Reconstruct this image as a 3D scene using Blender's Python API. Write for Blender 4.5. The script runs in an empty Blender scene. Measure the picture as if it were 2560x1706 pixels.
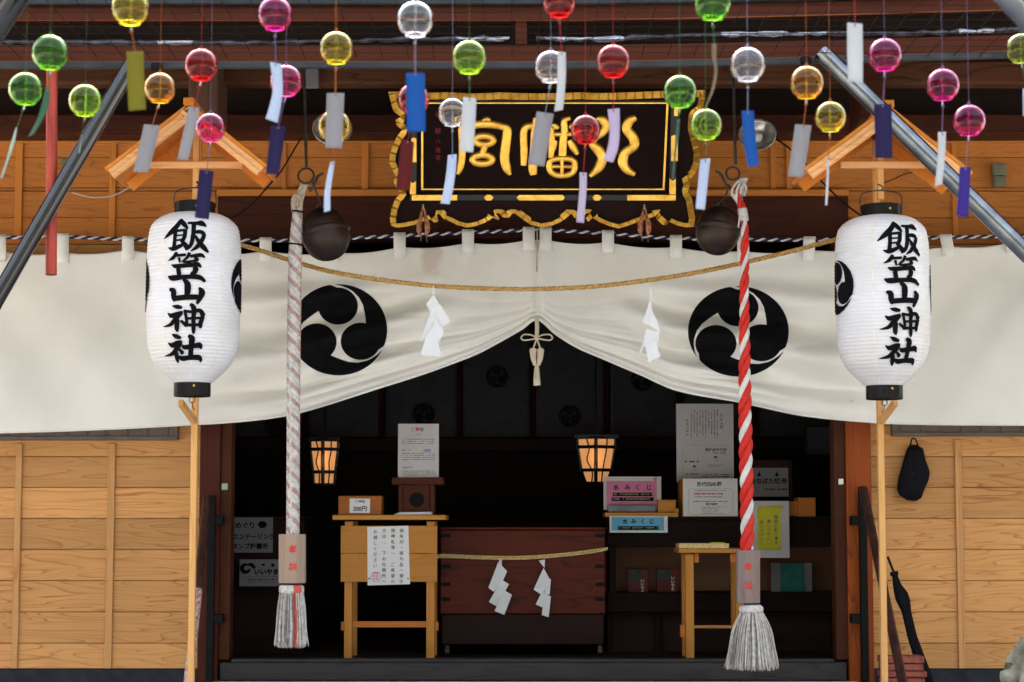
import bpy, bmesh, math, random
from mathutils import Vector, Matrix
random.seed(7)
R = math.radians
SC = bpy.context.scene
COL = SC.collection

# ------------------------------------------------------------------ camera
CAMY, CAMZ, F, PITCH = -10.0, 1.5, 5000.0, math.atan(0.0914)
cd = bpy.data.cameras.new('camera'); cam = bpy.data.objects.new('camera', cd); COL.objects.link(cam)
cam.location = (0, CAMY, CAMZ); cam.rotation_euler = (R(90) + PITCH, 0, 0)
cd.sensor_width = 36; cd.lens = F / 2560 * 36; cd.clip_start = 0.05; cd.clip_end = 400
cd.dof.use_dof = True; cd.dof.focus_distance = 9.3; cd.dof.aperture_fstop = 6.3
SC.camera = cam
# ------------------------------------------------------------------ world, sun, exposure
SUN_EL, SUN_AZ = 27, 352          # degrees; azimuth clockwise from +Y: 180 is behind the camera
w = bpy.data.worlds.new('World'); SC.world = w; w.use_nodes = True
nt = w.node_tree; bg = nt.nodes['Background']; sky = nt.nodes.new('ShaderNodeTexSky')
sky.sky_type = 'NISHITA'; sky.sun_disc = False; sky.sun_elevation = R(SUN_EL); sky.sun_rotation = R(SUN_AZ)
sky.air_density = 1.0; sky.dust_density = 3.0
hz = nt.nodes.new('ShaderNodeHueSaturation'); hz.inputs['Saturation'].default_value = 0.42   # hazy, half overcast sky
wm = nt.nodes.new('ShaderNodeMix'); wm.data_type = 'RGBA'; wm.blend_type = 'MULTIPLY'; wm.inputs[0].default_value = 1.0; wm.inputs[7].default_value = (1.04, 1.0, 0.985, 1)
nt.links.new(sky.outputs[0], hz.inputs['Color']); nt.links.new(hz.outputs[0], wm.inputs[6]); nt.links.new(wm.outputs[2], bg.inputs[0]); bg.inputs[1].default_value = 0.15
ld = bpy.data.lights.new('sun', 'SUN'); sun = bpy.data.objects.new('sun', ld); COL.objects.link(sun)
ld.energy = 4.5; ld.angle = R(0.5); ld.color = (1.0, 0.95, 0.87)
az = R(SUN_AZ); el = R(SUN_EL)
sd = Vector((math.sin(az) * math.cos(el), math.cos(az) * math.cos(el), math.sin(el)))
sun.rotation_euler = sd.to_track_quat('Z', 'Y').to_euler(); sun.location = (-3, -8, 12)
SC.view_settings.view_transform = 'Standard'; SC.view_settings.look = 'None'
SC.view_settings.exposure = 2.95; SC.view_settings.gamma = 1

# ------------------------------------------------------------------ helpers
CT, ST = math.cos(PITCH), math.sin(PITCH)
def ray(px, py):
    a = (px - 1280) / F; b = (853 - py) / F
    return Vector((a, CT - b * ST, ST + b * CT))
def P(px, py, Y):
    d = ray(px, py); t = (Y - CAMY) / d.y
    return Vector((0, CAMY, CAMZ)) + d * t
def mpp(Y): return (Y - CAMY) / F
def lin(c):
    return tuple(((v / 255) / 12.92 if v / 255 <= 0.04045 else ((v / 255 + 0.055) / 1.055) ** 2.4) for v in c)

class MB:
    def __init__(s): s.v = []; s.f = []; s.m = []; s.sm = []
    def add(s, vs, fs, m=0, smooth=False):
        o = len(s.v); s.v += [Vector(v) for v in vs]
        for f in fs: s.f.append([i + o for i in f]); s.m.append(m); s.sm.append(smooth)
    def box(s, x0, x1, y0, y1, z0, z1, m=0):
        if x0 > x1: x0, x1 = x1, x0
        if y0 > y1: y0, y1 = y1, y0
        if z0 > z1: z0, z1 = z1, z0
        vs = [(x, y, z) for x in (x0, x1) for y in (y0, y1) for z in (z0, z1)]
        s.add(vs, [(0, 1, 3, 2), (4, 6, 7, 5), (0, 4, 5, 1), (2, 3, 7, 6), (0, 2, 6, 4), (1, 5, 7, 3)], m)
    def pbox(s, px0, py0, px1, py1, Y, dep, m=0):
        """box whose front face (plane Y) shows at this pixel rectangle"""
        a = P(px0, (py0 + py1) / 2, Y); b = P(px1, (py0 + py1) / 2, Y)
        t = P((px0 + px1) / 2, py0, Y); q = P((px0 + px1) / 2, py1, Y)
        s.box(a.x, b.x, Y, Y + dep, q.z, t.z, m)
    def beam(s, a, b, w, h, m=0, up=(0, 0, 1)):
        a = Vector(a); b = Vector(b); d = (b - a).normalized(); u = Vector(up)
        if abs(d.dot(u)) > 0.95: u = Vector((0, 1, 0))
        r = d.cross(u).normalized(); u = r.cross(d).normalized()
        vs = []
        for p in (a, b):
            for i, j in ((-1, -1), (1, -1), (1, 1), (-1, 1)): vs.append(p + r * i * w / 2 + u * j * h / 2)
        s.add(vs, [(0, 3, 2, 1), (4, 5, 6, 7), (0, 1, 5, 4), (1, 2, 6, 5), (2, 3, 7, 6), (3, 0, 4, 7)], m)
    def tube(s, pts, r, n=10, m=0, cap=True, smooth=True):
        pts = [Vector(p) for p in pts]; k = len(pts)
        rs = r if isinstance(r, (list, tuple)) else [r] * k
        vs = []; u = None
        for i, p in enumerate(pts):
            d = (pts[min(i + 1, k - 1)] - pts[max(i - 1, 0)])
            d = d.normalized() if d.length > 1e-9 else Vector((0, 0, 1))
            if u is None:
                u = d.orthogonal().normalized()
            else:
                u = (u - d * u.dot(d))
                u = u.normalized() if u.length > 1e-6 else d.orthogonal().normalized()
            q = d.cross(u)
            for j in range(n):
                t = 2 * math.pi * j / n
                vs.append(p + (u * math.cos(t) + q * math.sin(t)) * rs[i])
        fs = [(i * n + j, i * n + (j + 1) % n, (i + 1) * n + (j + 1) % n, (i + 1) * n + j) for i in range(k - 1) for j in range(n)]
        s.add(vs, fs, m, smooth)
        if cap:
            s.add(vs[:n], [tuple(range(n - 1, -1, -1))], m); s.add(vs[-n:], [tuple(range(n))], m)
    def lathe(s, prof, c=(0, 0, 0), n=32, m=0, smooth=True, M=None):
        c = Vector(c); vs = []
        for r, z in prof:
            for j in range(n):
                t = 2 * math.pi * j / n
                v = Vector((r * math.cos(t), r * math.sin(t), z))
                vs.append(c + (M @ v if M else v))
        k = len(prof)
        s.add(vs, [(i * n + j, i * n + (j + 1) % n, (i + 1) * n + (j + 1) % n, (i + 1) * n + j) for i in range(k - 1) for j in range(n)], m, smooth)
    def grid(s, fn, nu, nv, m=0, smooth=True):
        vs = [fn(i / nu, j / nv) for j in range(nv + 1) for i in range(nu + 1)]
        s.add(vs, [(j * (nu + 1) + i, j * (nu + 1) + i + 1, (j + 1) * (nu + 1) + i + 1, (j + 1) * (nu + 1) + i) for j in range(nv) for i in range(nu)], m, smooth)
    def prism(s, poly, ext, m=0, smooth=False):
        """extrude a planar 3-D polygon by the vector ext (triangulated caps)"""
        poly = [Vector(p) for p in poly]; ext = Vector(ext); n = len(poly)
        from mathutils.geometry import tessellate_polygon
        tr = tessellate_polygon([poly])
        s.add(poly + [p + ext for p in poly], [tuple(t) for t in tr] + [tuple(i + n for i in reversed(t)) for t in tr]
              + [(i, (i + 1) % n, (i + 1) % n + n, i + n) for i in range(n)], m, smooth)
    def ribbon(s, pts, wid, ny=1, m=0): pass
    def build(s, name, mats, parent=None, loc=None, bevel=0.0, normals=True, solid=0.0):
        base = Vector(parent['_base']) if parent is not None and '_base' in parent else (Vector(loc) if loc else None)
        if base is None:
            xs = [v.x for v in s.v]; ys = [v.y for v in s.v]; zs = [v.z for v in s.v]
            base = Vector(((min(xs) + max(xs)) / 2, (min(ys) + max(ys)) / 2, min(zs)))
        me = bpy.data.meshes.new(name)
        me.from_pydata([v - base for v in s.v], [], s.f)
        if not isinstance(mats, (list, tuple)): mats = [mats]
        for mt in mats: me.materials.append(mt)
        me.polygons.foreach_set('material_index', [min(i, len(mats) - 1) for i in s.m])
        me.polygons.foreach_set('use_smooth', s.sm)
        me.update()
        if normals:
            bm = bmesh.new(); bm.from_mesh(me); bmesh.ops.recalc_face_normals(bm, faces=bm.faces); bm.to_mesh(me); bm.free()
        o = bpy.data.objects.new(name, me); COL.objects.link(o)
        if parent is not None: o.parent = parent
        else: o.location = base
        o['_base'] = list(base)
        if bevel:
            b = o.modifiers.new('bevel', 'BEVEL'); b.width = bevel; b.segments = 1; b.limit_method = 'ANGLE'; b.angle_limit = R(40)
        if solid:
            b = o.modifiers.new('solid', 'SOLIDIFY'); b.thickness = solid; b.offset = 0
        return o
def tag(o, label, cat, group=None, kind=None):
    if label: o['label'] = label
    if cat: o['category'] = cat
    if group: o['group'] = group
    if kind: o['kind'] = kind
    return o
def thing(name, loc, label, cat, group=None):
    o = bpy.data.objects.new(name, None); COL.objects.link(o); o.location = loc; o.empty_display_size = 0.05
    o['_base'] = list(loc)
    return tag(o, label, cat, group)
def struct(o): o['kind'] = 'structure'; return o
def interp(pts, x):
    if x <= pts[0][0]: return pts[0][1]
    for (a, b), (c, d) in zip(pts, pts[1:]):
        if x <= c: return b + (d - b) * (x - a) / (c - a)
    return pts[-1][1]
def smooth_interp(pts, x):
    xs = [p[0] for p in pts]
    if x <= xs[0]: return pts[0][1]
    if x >= xs[-1]: return pts[-1][1]
    i = max(k for k in range(len(xs) - 1) if xs[k] <= x)
    def tan(k):
        if k == 0 or k == len(pts) - 1: return (pts[min(k + 1, len(pts) - 1)][1] - pts[max(k - 1, 0)][1]) / max(1e-9, (pts[min(k + 1, len(pts) - 1)][0] - pts[max(k - 1, 0)][0]))
        return (pts[k + 1][1] - pts[k - 1][1]) / (pts[k + 1][0] - pts[k - 1][0])
    h = xs[i + 1] - xs[i]; t = (x - xs[i]) / h
    return ((2 * t**3 - 3 * t**2 + 1) * pts[i][1] + (t**3 - 2 * t**2 + t) * h * tan(i)
            + (-2 * t**3 + 3 * t**2) * pts[i + 1][1] + (t**3 - t**2) * h * tan(i + 1))
def resample(pts, step):
    pts = [Vector(p) for p in pts]; cum = [0.0]
    for a, b in zip(pts, pts[1:]): cum.append(cum[-1] + (b - a).length)
    n = max(2, int(round(cum[-1] / step))); out = []; j = 0
    for i in range(n + 1):
        t = cum[-1] * i / n
        while j < len(pts) - 2 and cum[j + 1] < t: j += 1
        L = cum[j + 1] - cum[j]; out.append(pts[j].lerp(pts[j + 1], (t - cum[j]) / L if L > 1e-12 else 0))
    return out
def curve_pts(ctrl, n=12):
    """Catmull-Rom through control points"""
    c = [Vector(p) for p in ctrl]; out = []
    for i in range(len(c) - 1):
        p0 = c[max(i - 1, 0)]; p1 = c[i]; p2 = c[i + 1]; p3 = c[min(i + 2, len(c) - 1)]
        for k in range(n):
            t = k / n
            out.append(0.5 * ((2 * p1) + (p2 - p0) * t + (2 * p0 - 5 * p1 + 4 * p2 - p3) * t * t + (3 * p1 - p0 - 3 * p2 + p3) * t**3))
    out.append(c[-1]); return out
def rope(mb, path, strands, ro, rs, pitch, n=6, spt=10):
    """strands: material index per strand; ro helix radius; rs strand radius (may be functions of 0..1)"""
    pts = resample(path, pitch / spt); k = len(pts)
    fro = ro if callable(ro) else (lambda t: ro); frs = rs if callable(rs) else (lambda t: rs)
    us = []; u = None
    for i, p in enumerate(pts):
        d = (pts[min(i + 1, k - 1)] - pts[max(i - 1, 0)]).normalized()
        if u is None: u = d.orthogonal().normalized()
        else: u = (u - d * u.dot(d)).normalized()
        us.append((u.copy(), d.cross(u)))
    for si, m in enumerate(strands):
        ph = 2 * math.pi * si / len(strands); ln = []; rr = []
        for i, p in enumerate(pts):
            t = ph - 2 * math.pi * i / spt; f = i / max(1, k - 1)
            ln.append(p + (us[i][0] * math.cos(t) + us[i][1] * math.sin(t)) * fro(f)); rr.append(frs(f))
        mb.tube(ln, rr, n, m)

# ------------------------------------------------------------------ text
_tc = {}
def text_geo(s, size=1.0, bold=0.0, res=3):
    key = (s, bold, res)
    if key not in _tc:
        c = bpy.data.curves.new('t', 'FONT'); c.body = s; c.size = 1.0; c.offset = bold; c.resolution_u = res
        c.align_x = 'CENTER'
        o = bpy.data.objects.new('t', c); COL.objects.link(o)
        dg = bpy.context.evaluated_depsgraph_get(); dg.update()
        me = bpy.data.meshes.new_from_object(o.evaluated_get(dg))
        vs = [(v.co.x, v.co.y) for v in me.vertices]; fs = [tuple(p.vertices) for p in me.polygons]
        bpy.data.objects.remove(o); bpy.data.curves.remove(c); bpy.data.meshes.remove(me)
        if vs:
            mx = (min(v[0] for v in vs) + max(v[0] for v in vs)) / 2
            vs = [(x - mx, y - 0.36) for x, y in vs]
        _tc[key] = (vs, fs)
    vs, fs = _tc[key]
    return [(x * size, y * size) for x, y in vs], fs
def put_text(mb, s, px, py, Y, size_px, m=0, bold=0.0, vertical=False, gap=1.0, off=0.0015, sx=1.0):
    """flat text on the plane Y (facing the camera side), centred at a pixel (or starting at it when vertical)"""
    c = P(px, py, Y); k = mpp(Y) * size_px
    if vertical:
        for i, ch in enumerate(s):
            if ch in '　 ': continue
            vs, fs = text_geo(ch, k, bold)
            rot = ch in 'ー（）-'
            mb.add([(c.x + (y if rot else x) * sx, Y - off, c.z + (-x if rot else y) - i * k * gap) for x, y in vs], fs, m)
    else:
        vs, fs = text_geo(s, k, bold)
        mb.add([(c.x + x * sx, Y - off, c.z + y) for x, y in vs], fs, m)
def scribble(mb, px0, py0, px1, py1, Y, rows, m=0, h=0.45, vertical=False, off=0.0015, fill=0.85):
    """rows of tiny irregular character-like marks standing for print too small to read"""
    rnd = random.Random(int(px0 * 7 + py0)); span = (px1 - px0) if vertical else (py1 - py0); pit = span / rows
    for r in range(rows):
        a = (py0 if vertical else px0); end = (py1 if vertical else px1) - (rnd.random() * 0.35 * ((py1 - py0) if vertical else (px1 - px0)) if rnd.random() < 0.35 else 0)
        while a < end:
            wd = pit * h * rnd.uniform(0.5, 1.3)
            if rnd.random() < fill:
                c0 = (px0 if vertical else py0) + (r + 0.5 - h / 2) * pit; c1 = c0 + pit * h * rnd.uniform(0.55, 1.0)
                if vertical: A = P(c0, a, Y); B = P(c1, a + wd, Y)
                else: A = P(a, c0, Y); B = P(a + wd, c1, Y)
                mb.add([(A.x, Y - off, B.z), (B.x, Y - off, B.z), (B.x, Y - off, A.z), (A.x, Y - off, A.z)], [(0, 1, 2, 3)], m)
            a += wd * rnd.uniform(1.15, 1.5)
def stroke2d(pts, n=6):
    """variable width brush stroke -> closed outline polygon in 2-D; pts (x, y, width)"""
    c = curve_pts([(a, b, w_) for a, b, w_ in pts], n); L = []; Rr = []
    for i, p in enumerate(c):
        d = Vector((c[min(i + 1, len(c) - 1)].x - c[max(i - 1, 0)].x, c[min(i + 1, len(c) - 1)].y - c[max(i - 1, 0)].y))
        if d.length < 1e-9: d = Vector((1, 0))
        d.normalize(); nrm = Vector((-d.y, d.x)); hw = max(0.5, p.z / 2)
        if i == 0:
            for k in (0.8, 0.4): L.append((p.x - d.x * hw * (1 - k) * 0.6 + nrm.x * hw * k, p.y - d.y * hw * (1 - k) * 0.6 + nrm.y * hw * k)); Rr.append((p.x - d.x * hw * (1 - k) * 0.6 - nrm.x * hw * k, p.y - d.y * hw * (1 - k) * 0.6 - nrm.y * hw * k))
            L = L[::-1]; Rr = Rr[::-1]
        L.append((p.x + nrm.x * hw, p.y + nrm.y * hw)); Rr.append((p.x - nrm.x * hw, p.y - nrm.y * hw))
        if i == len(c) - 1:
            for k in (0.75, 0.3): L.append((p.x + d.x * hw * (1 - k) * 0.7 + nrm.x * hw * k, p.y + d.y * hw * (1 - k) * 0.7 + nrm.y * hw * k)); Rr.append((p.x + d.x * hw * (1 - k) * 0.7 - nrm.x * hw * k, p.y + d.y * hw * (1 - k) * 0.7 - nrm.y * hw * k))
    return L, Rr
def decal_polys(mb, polys, fmap, cut=None, m=0, dz=0.0):
    """polys: list of (verts2d, faces). bisect on a lattice `cut`, map with fmap(x,y,lift)"""
    for k, (vs, fs) in enumerate(polys):
        bm = bmesh.new(); bv = [bm.verts.new((x, y, 0)) for x, y in vs]
        for f in fs:
            try: bm.faces.new([bv[i] for i in f])
            except ValueError: pass
        if cut:
            xs = [v[0] for v in vs]; ys = [v[1] for v in vs]
            for ax, lo, hi, st in ((0, min(xs), max(xs), cut[0]), (1, min(ys), max(ys), cut[1])):
                q = math.ceil(lo / st) * st
                while q < hi:
                    co = (q, 0, 0) if ax == 0 else (0, q, 0); no = (1, 0, 0) if ax == 0 else (0, 1, 0)
                    bmesh.ops.bisect_plane(bm, geom=bm.verts[:] + bm.edges[:] + bm.faces[:], plane_co=co, plane_no=no, dist=1e-7)
                    q += st
        bm.verts.index_update()
        mb.add([fmap(v.co.x, v.co.y, dz * k) for v in bm.verts], [[v.index for v in f.verts] for f in bm.faces], m, True)
        bm.free()
def poly_tri(poly):
    from mathutils.geometry import tessellate_polygon
    return poly, [tuple(t) for t in tessellate_polygon([[Vector((x, y, 0)) for x, y in poly]])]

# ------------------------------------------------------------------ materials
def nodes(name):
    m = bpy.data.materials.new(name); m.use_nodes = True; t = m.node_tree
    return m, t, t.nodes['Principled BSDF'], t.nodes.new, t.links.new
def plain(name, c, rough=0.6, metal=0.0, noise=0.15, scale=20, bump=0.0, spec=0.22, stretch=None, c2=None, sheen=0):
    m, t, b, N, L = nodes(name)
    tc = N('ShaderNodeTexCoord'); mp = N('ShaderNodeMapping'); L(tc.outputs['Object'], mp.inputs[0])
    if stretch: mp.inputs['Scale'].default_value = stretch
    n = N('ShaderNodeTexNoise'); n.inputs['Scale'].default_value = scale; n.inputs['Detail'].default_value = 6; L(mp.outputs[0], n.inputs[0])
    r = N('ShaderNodeValToRGB'); L(n.outputs[0], r.inputs[0])
    a = [max(0, v * (1 - noise)) for v in c]; d = c2 if c2 else [min(1, v * (1 + noise)) for v in c]
    r.color_ramp.elements[0].position = 0.35; r.color_ramp.elements[1].position = 0.65
    r.color_ramp.elements[0].color = (*a, 1); r.color_ramp.elements[1].color = (*d, 1)
    L(r.outputs[0], b.inputs['Base Color']); b.inputs['Roughness'].default_value = rough; b.inputs['Metallic'].default_value = metal
    b.inputs['Specular IOR Level'].default_value = spec
    if bump:
        bp = N('ShaderNodeBump'); bp.inputs['Strength'].default_value = bump; bp.inputs['Distance'].default_value = 0.004
        L(n.outputs[0], bp.inputs['Height']); L(bp.outputs[0], b.inputs['Normal'])
    return m
def wood(name, light, dark, axis=0, pitch=None, paxis=2, off=0.0, rings=9.0, rough=0.55, var=0.22, fine=0.25, soft=0.0, tight=7.0, stain=0.0, lng=0.9):
    m, t, b, N, L = nodes(name)
    def math_(op, a, c=None, d=None):
        n = N('ShaderNodeMath'); n.operation = op
        for i, q in enumerate((a, c, d)):
            if q is None: continue
            if isinstance(q, (int, float)): n.inputs[i].default_value = q
            else: L(q, n.inputs[i])
        return n.outputs[0]
    tc = N('ShaderNodeTexCoord'); oi = N('ShaderNodeObjectInfo'); sx = N('ShaderNodeSeparateXYZ'); L(tc.outputs['Object'], sx.inputs[0])
    rnd = oi.outputs['Random']
    if pitch:
        idx = math_('FLOOR', math_('DIVIDE', math_('SUBTRACT', sx.outputs[paxis], off), pitch))
        wn = N('ShaderNodeTexWhiteNoise'); wn.noise_dimensions = '1D'; L(math_('ADD', idx, math_('MULTIPLY', rnd, 57.0)), wn.inputs['W']); pid = wn.outputs['Value']
    else: pid = rnd
    ofs = N('ShaderNodeCombineXYZ'); L(math_('MULTIPLY', pid, 31.0), ofs.inputs[0]); L(math_('MULTIPLY', pid, 17.0), ofs.inputs[1]); L(math_('MULTIPLY', pid, 23.0), ofs.inputs[2])
    ad = N('ShaderNodeVectorMath'); ad.operation = 'ADD'
    mp = N('ShaderNodeMapping'); sc = [tight] * 3; sc[axis] = lng; mp.inputs['Scale'].default_value = sc
    L(tc.outputs['Object'], mp.inputs[0]); L(mp.outputs[0], ad.inputs[0]); L(ofs.outputs[0], ad.inputs[1])
    n1 = N('ShaderNodeTexNoise'); n1.inputs['Scale'].default_value = 1.0; n1.inputs['Detail'].default_value = 2.6; n1.inputs['Roughness'].default_value = 0.42; n1.inputs['Distortion'].default_value = 0.25; L(ad.outputs[0], n1.inputs[0])
    fr = math_('FRACT', math_('MULTIPLY', n1.outputs[0], rings))
    r1 = N('ShaderNodeValToRGB'); L(fr, r1.inputs[0]); e = r1.color_ramp.elements
    e[0].position = 0.0; e[0].color = (0, 0, 0, 1); e[1].position = 1.0; e[1].color = (0.0, 0.0, 0.0, 1)
    q = e.new(0.55); q.color = (0.10, 0.10, 0.10, 1); q = e.new(0.80); q.color = (0.38, 0.38, 0.38, 1); q = e.new(0.91); q.color = (1, 1, 1, 1); q = e.new(0.96); q.color = (0.35, 0.35, 0.35, 1)
    mp2 = N('ShaderNodeMapping'); sc = [110.0] * 3; sc[axis] = 2.5; mp2.inputs['Scale'].default_value = sc; L(tc.outputs['Object'], mp2.inputs[0])
    n2 = N('ShaderNodeTexNoise'); n2.inputs['Scale'].default_value = 1.0; n2.inputs['Detail'].default_value = 3; L(mp2.outputs[0], n2.inputs[0])
    n3 = N('ShaderNodeTexNoise'); n3.inputs['Scale'].default_value = 2.3; n3.inputs['Detail'].default_value = 4; L(tc.outputs['Object'], n3.inputs[0])
    mix = N('ShaderNodeMix'); mix.data_type = 'RGBA'; mix.inputs[6].default_value = (*light, 1); mix.inputs[7].default_value = (*dark, 1)
    mk = N('ShaderNodeMapRange'); mk.inputs[1].default_value = 0.35; mk.inputs[2].default_value = 0.65; mk.inputs[3].default_value = 0.5; L(n3.outputs[0], mk.inputs[0])
    g = math_('MULTIPLY', math_('MULTIPLY', r1.outputs[0], mk.outputs[0]), 1.0 - soft); g = math_('ADD', g, math_('MULTIPLY', math_('SUBTRACT', n2.outputs[0], 0.5), fine * 2)); 
    cl = N('ShaderNodeClamp'); L(g, cl.inputs[0]); L(cl.outputs[0], mix.inputs[0])
    hsv = N('ShaderNodeHueSaturation'); L(mix.outputs[2], hsv.inputs['Color'])
    v = math_('ADD', 1.0 - var, math_('MULTIPLY', pid, var * 1.6)); v = math_('MULTIPLY', v, math_('ADD', 1.0 - stain, math_('MULTIPLY', n3.outputs[0], stain * 2)))
    L(v, hsv.inputs['Value']); L(hsv.outputs[0], b.inputs['Base Color']); b.inputs['Roughness'].default_value = rough; b.inputs['Specular IOR Level'].default_value = 0.14
    bp = N('ShaderNodeBump'); bp.inputs['Strength'].default_value = 0.25; bp.inputs['Distance'].default_value = 0.002; L(n2.outputs[0], bp.inputs['Height']); L(bp.outputs[0], b.inputs['Normal'])
    return m
def emis(name, c, s):
    m, t, b, N, L = nodes(name); b.inputs['Base Color'].default_value = (*c, 1); b.inputs['Emission Color'].default_value = (*c, 1); b.inputs['Emission Strength'].default_value = s; return m
CED = (0.66, 0.325, 0.115); CEDD = (0.38, 0.115, 0.025)
M = {}
BP = 0.1538
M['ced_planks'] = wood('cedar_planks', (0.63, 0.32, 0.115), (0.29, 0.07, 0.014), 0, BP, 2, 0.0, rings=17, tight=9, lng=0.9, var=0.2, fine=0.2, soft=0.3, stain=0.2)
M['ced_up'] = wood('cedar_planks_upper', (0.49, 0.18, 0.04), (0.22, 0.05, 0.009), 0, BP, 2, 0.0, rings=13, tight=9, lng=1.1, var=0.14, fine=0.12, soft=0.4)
M['ced_v'] = wood('cedar_batten', (0.60, 0.32, 0.125), CEDD, 2, rings=5, tight=16, soft=0.35, var=0.08)
M['ced_h'] = wood('cedar_rail', (0.60, 0.22, 0.045), CEDD, 0, rings=5, tight=16, soft=0.35, var=0.08)
M['hinoki_v'] = wood('hinoki_post', (0.72, 0.39, 0.14), (0.56, 0.25, 0.07), 2, rings=6, tight=18, soft=0.4, var=0.06)
M['hinoki_x'] = wood('hinoki_board', (0.86, 0.46, 0.205), (0.62, 0.24, 0.07), 0, rings=7, tight=14, soft=0.3, var=0.06, fine=0.2)
M['hinoki_d'] = wood('hinoki_board_orange', (0.70, 0.25, 0.04), (0.50, 0.14, 0.02), 1, rings=5, tight=14, soft=0.4, var=0.06)
M['table'] = wood('table_pine', (0.54, 0.235, 0.05), (0.38, 0.13, 0.02), 0, rings=6, tight=9, soft=0.45, var=0.1)
M['table_v'] = wood('table_pine_leg', (0.54, 0.235, 0.05), (0.38, 0.13, 0.02), 2, rings=6, tight=16, soft=0.45, var=0.1)
M['orange_w'] = wood('orange_box_wood', (0.48, 0.16, 0.035), (0.3, 0.08, 0.02), 0, rings=5, tight=12, soft=0.5)
M['red_v'] = wood('dark_red_post', (0.07, 0.013, 0.005), (0.03, 0.009, 0.006), 2, rings=9, tight=8, soft=0.1, stain=0.45, var=0.1, rough=0.5, lng=0.7)
M['post_o'] = wood('orange_stained_post', (0.30, 0.062, 0.009), (0.025, 0.007, 0.003), 2, rings=9, tight=9, soft=0.25, stain=0.3, var=0.1, rough=0.45, lng=0.7)
M['jamb'] = wood('brown_jamb', (0.062, 0.017, 0.006), (0.028, 0.008, 0.004), 2, rings=7, tight=12, soft=0.4, var=0.15)
M['red_x'] = wood('dark_red_beam', (0.060, 0.015, 0.007), (0.018, 0.006, 0.004), 0, rings=9, tight=6, soft=0.2, stain=0.4, var=0.1, rough=0.5)
M['eave_x'] = wood('eave_board', (0.066, 0.0125, 0.003), (0.034, 0.007, 0.002), 0, rings=6, tight=12, soft=0.3, stain=0.2, var=0.1)
M['old_x'] = wood('old_beam_wood', (0.095, 0.036, 0.017), (0.024, 0.010, 0.006), 0, rings=11, tight=8, soft=0.1, stain=0.45, var=0.12, fine=0.4)
M['old_z'] = wood('old_bracket_wood', (0.10, 0.05, 0.033), (0.05, 0.025, 0.018), 2, rings=6, tight=9, soft=0.3, stain=0.3)
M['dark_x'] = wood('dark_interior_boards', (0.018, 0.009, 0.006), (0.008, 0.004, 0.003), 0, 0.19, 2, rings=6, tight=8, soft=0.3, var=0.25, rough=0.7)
M['dark_x'].node_tree.nodes['Principled BSDF'].inputs['Specular IOR Level'].default_value = 0.2
M['sheath'] = wood('roof_sheathing', (0.02, 0.008, 0.005), (0.01, 0.004, 0.003), 0, 0.18, 1, rings=6, tight=8, var=0.25)
M['box_red'] = wood('offertory_box_wood', (0.095, 0.011, 0.002), (0.010, 0.002, 0.001), 0, 0.17, 2, 0.0, rings=10, tight=6, soft=0.1, var=0.2, rough=0.4)
M['box_dark'] = wood('dark_lacquer_wood', (0.022, 0.007, 0.005), (0.011, 0.004, 0.0035), 0, rings=6, tight=6, soft=0.4, rough=0.7)
M['box_dark'].node_tree.nodes['Principled BSDF'].inputs['Specular IOR Level'].default_value = 0.2
M['counter'] = wood('counter_wood', (0.016, 0.006, 0.0045), (0.008, 0.0035, 0.003), 0, rings=6, tight=6, soft=0.4, rough=0.75)
M['counter'].node_tree.nodes['Principled BSDF'].inputs['Specular IOR Level'].default_value = 0.15
M['shelf_back'] = wood('shelf_back_ply', (0.15, 0.07, 0.035), (0.1, 0.045, 0.022), 0, rings=4, tight=5, soft=0.6)
M['sill'] = wood('grey_sill_wood', (0.045, 0.042, 0.042), (0.018, 0.017, 0.018), 0, rings=10, tight=9, soft=0.2, stain=0.4, rough=0.5)
M['grey_v'] = wood('weathered_block_wood', (0.42, 0.30, 0.225), (0.27, 0.18, 0.14), 2, rings=7, tight=26, soft=0.35, fine=0.4, stain=0.15)
M['grey_v2'] = wood('dark_weathered_block_wood', (0.21, 0.155, 0.14), (0.13, 0.09, 0.08), 2, rings=7, tight=26, soft=0.35, fine=0.4, stain=0.15)
M['old_box'] = wood('dark_red_shrine_wood', (0.085, 0.019, 0.008), (0.045, 0.010, 0.005), 0, rings=5, tight=10, soft=0.4)
M['black'] = plain('black_lacquer', (0.006, 0.0065, 0.007), 0.25, noise=0.2)
M['black_m'] = plain('black_metal', (0.005, 0.0045, 0.005), 0.6, noise=0.3, scale=30, spec=0.12)
M['ink'] = plain('black_ink', (0.0045, 0.005, 0.006), 0.85, noise=0.3, scale=40, spec=0.08)
M['ink_g'] = plain('faded_print', (0.16, 0.16, 0.17), 0.8)
M['ink_red'] = plain('red_ink', (0.62, 0.045, 0.03), 0.7)
M['ink_dred'] = plain('dull_red_lacquer_text', (0.22, 0.02, 0.015), 0.6)
M['ink_blue'] = plain('blue_print', (0.25, 0.33, 0.5), 0.7)
M['paper'] = plain('white_paper', (0.76, 0.75, 0.75), 0.7, noise=0.03, scale=4)
M['paper_w'] = plain('shide_paper', (0.70, 0.71, 0.72), 0.8, noise=0.02)
M['paper_g'] = plain('grey_mauve_paper', (0.56, 0.53, 0.54), 0.35, noise=0.06, scale=3)
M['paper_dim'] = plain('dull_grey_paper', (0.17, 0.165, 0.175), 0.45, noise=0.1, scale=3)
M['pink_p'] = plain('pink_card', (0.60, 0.19, 0.33), 0.6, noise=0.06)
M['blue_p'] = plain('light_blue_card', (0.14, 0.42, 0.62), 0.6, noise=0.06)
M['yel_p'] = plain('yellow_card', (0.62, 0.58, 0.03), 0.6, noise=0.06)
M['dim_red'] = plain('dark_red_braid', (0.035, 0.004, 0.004), 0.8, spec=0.1)
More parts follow.
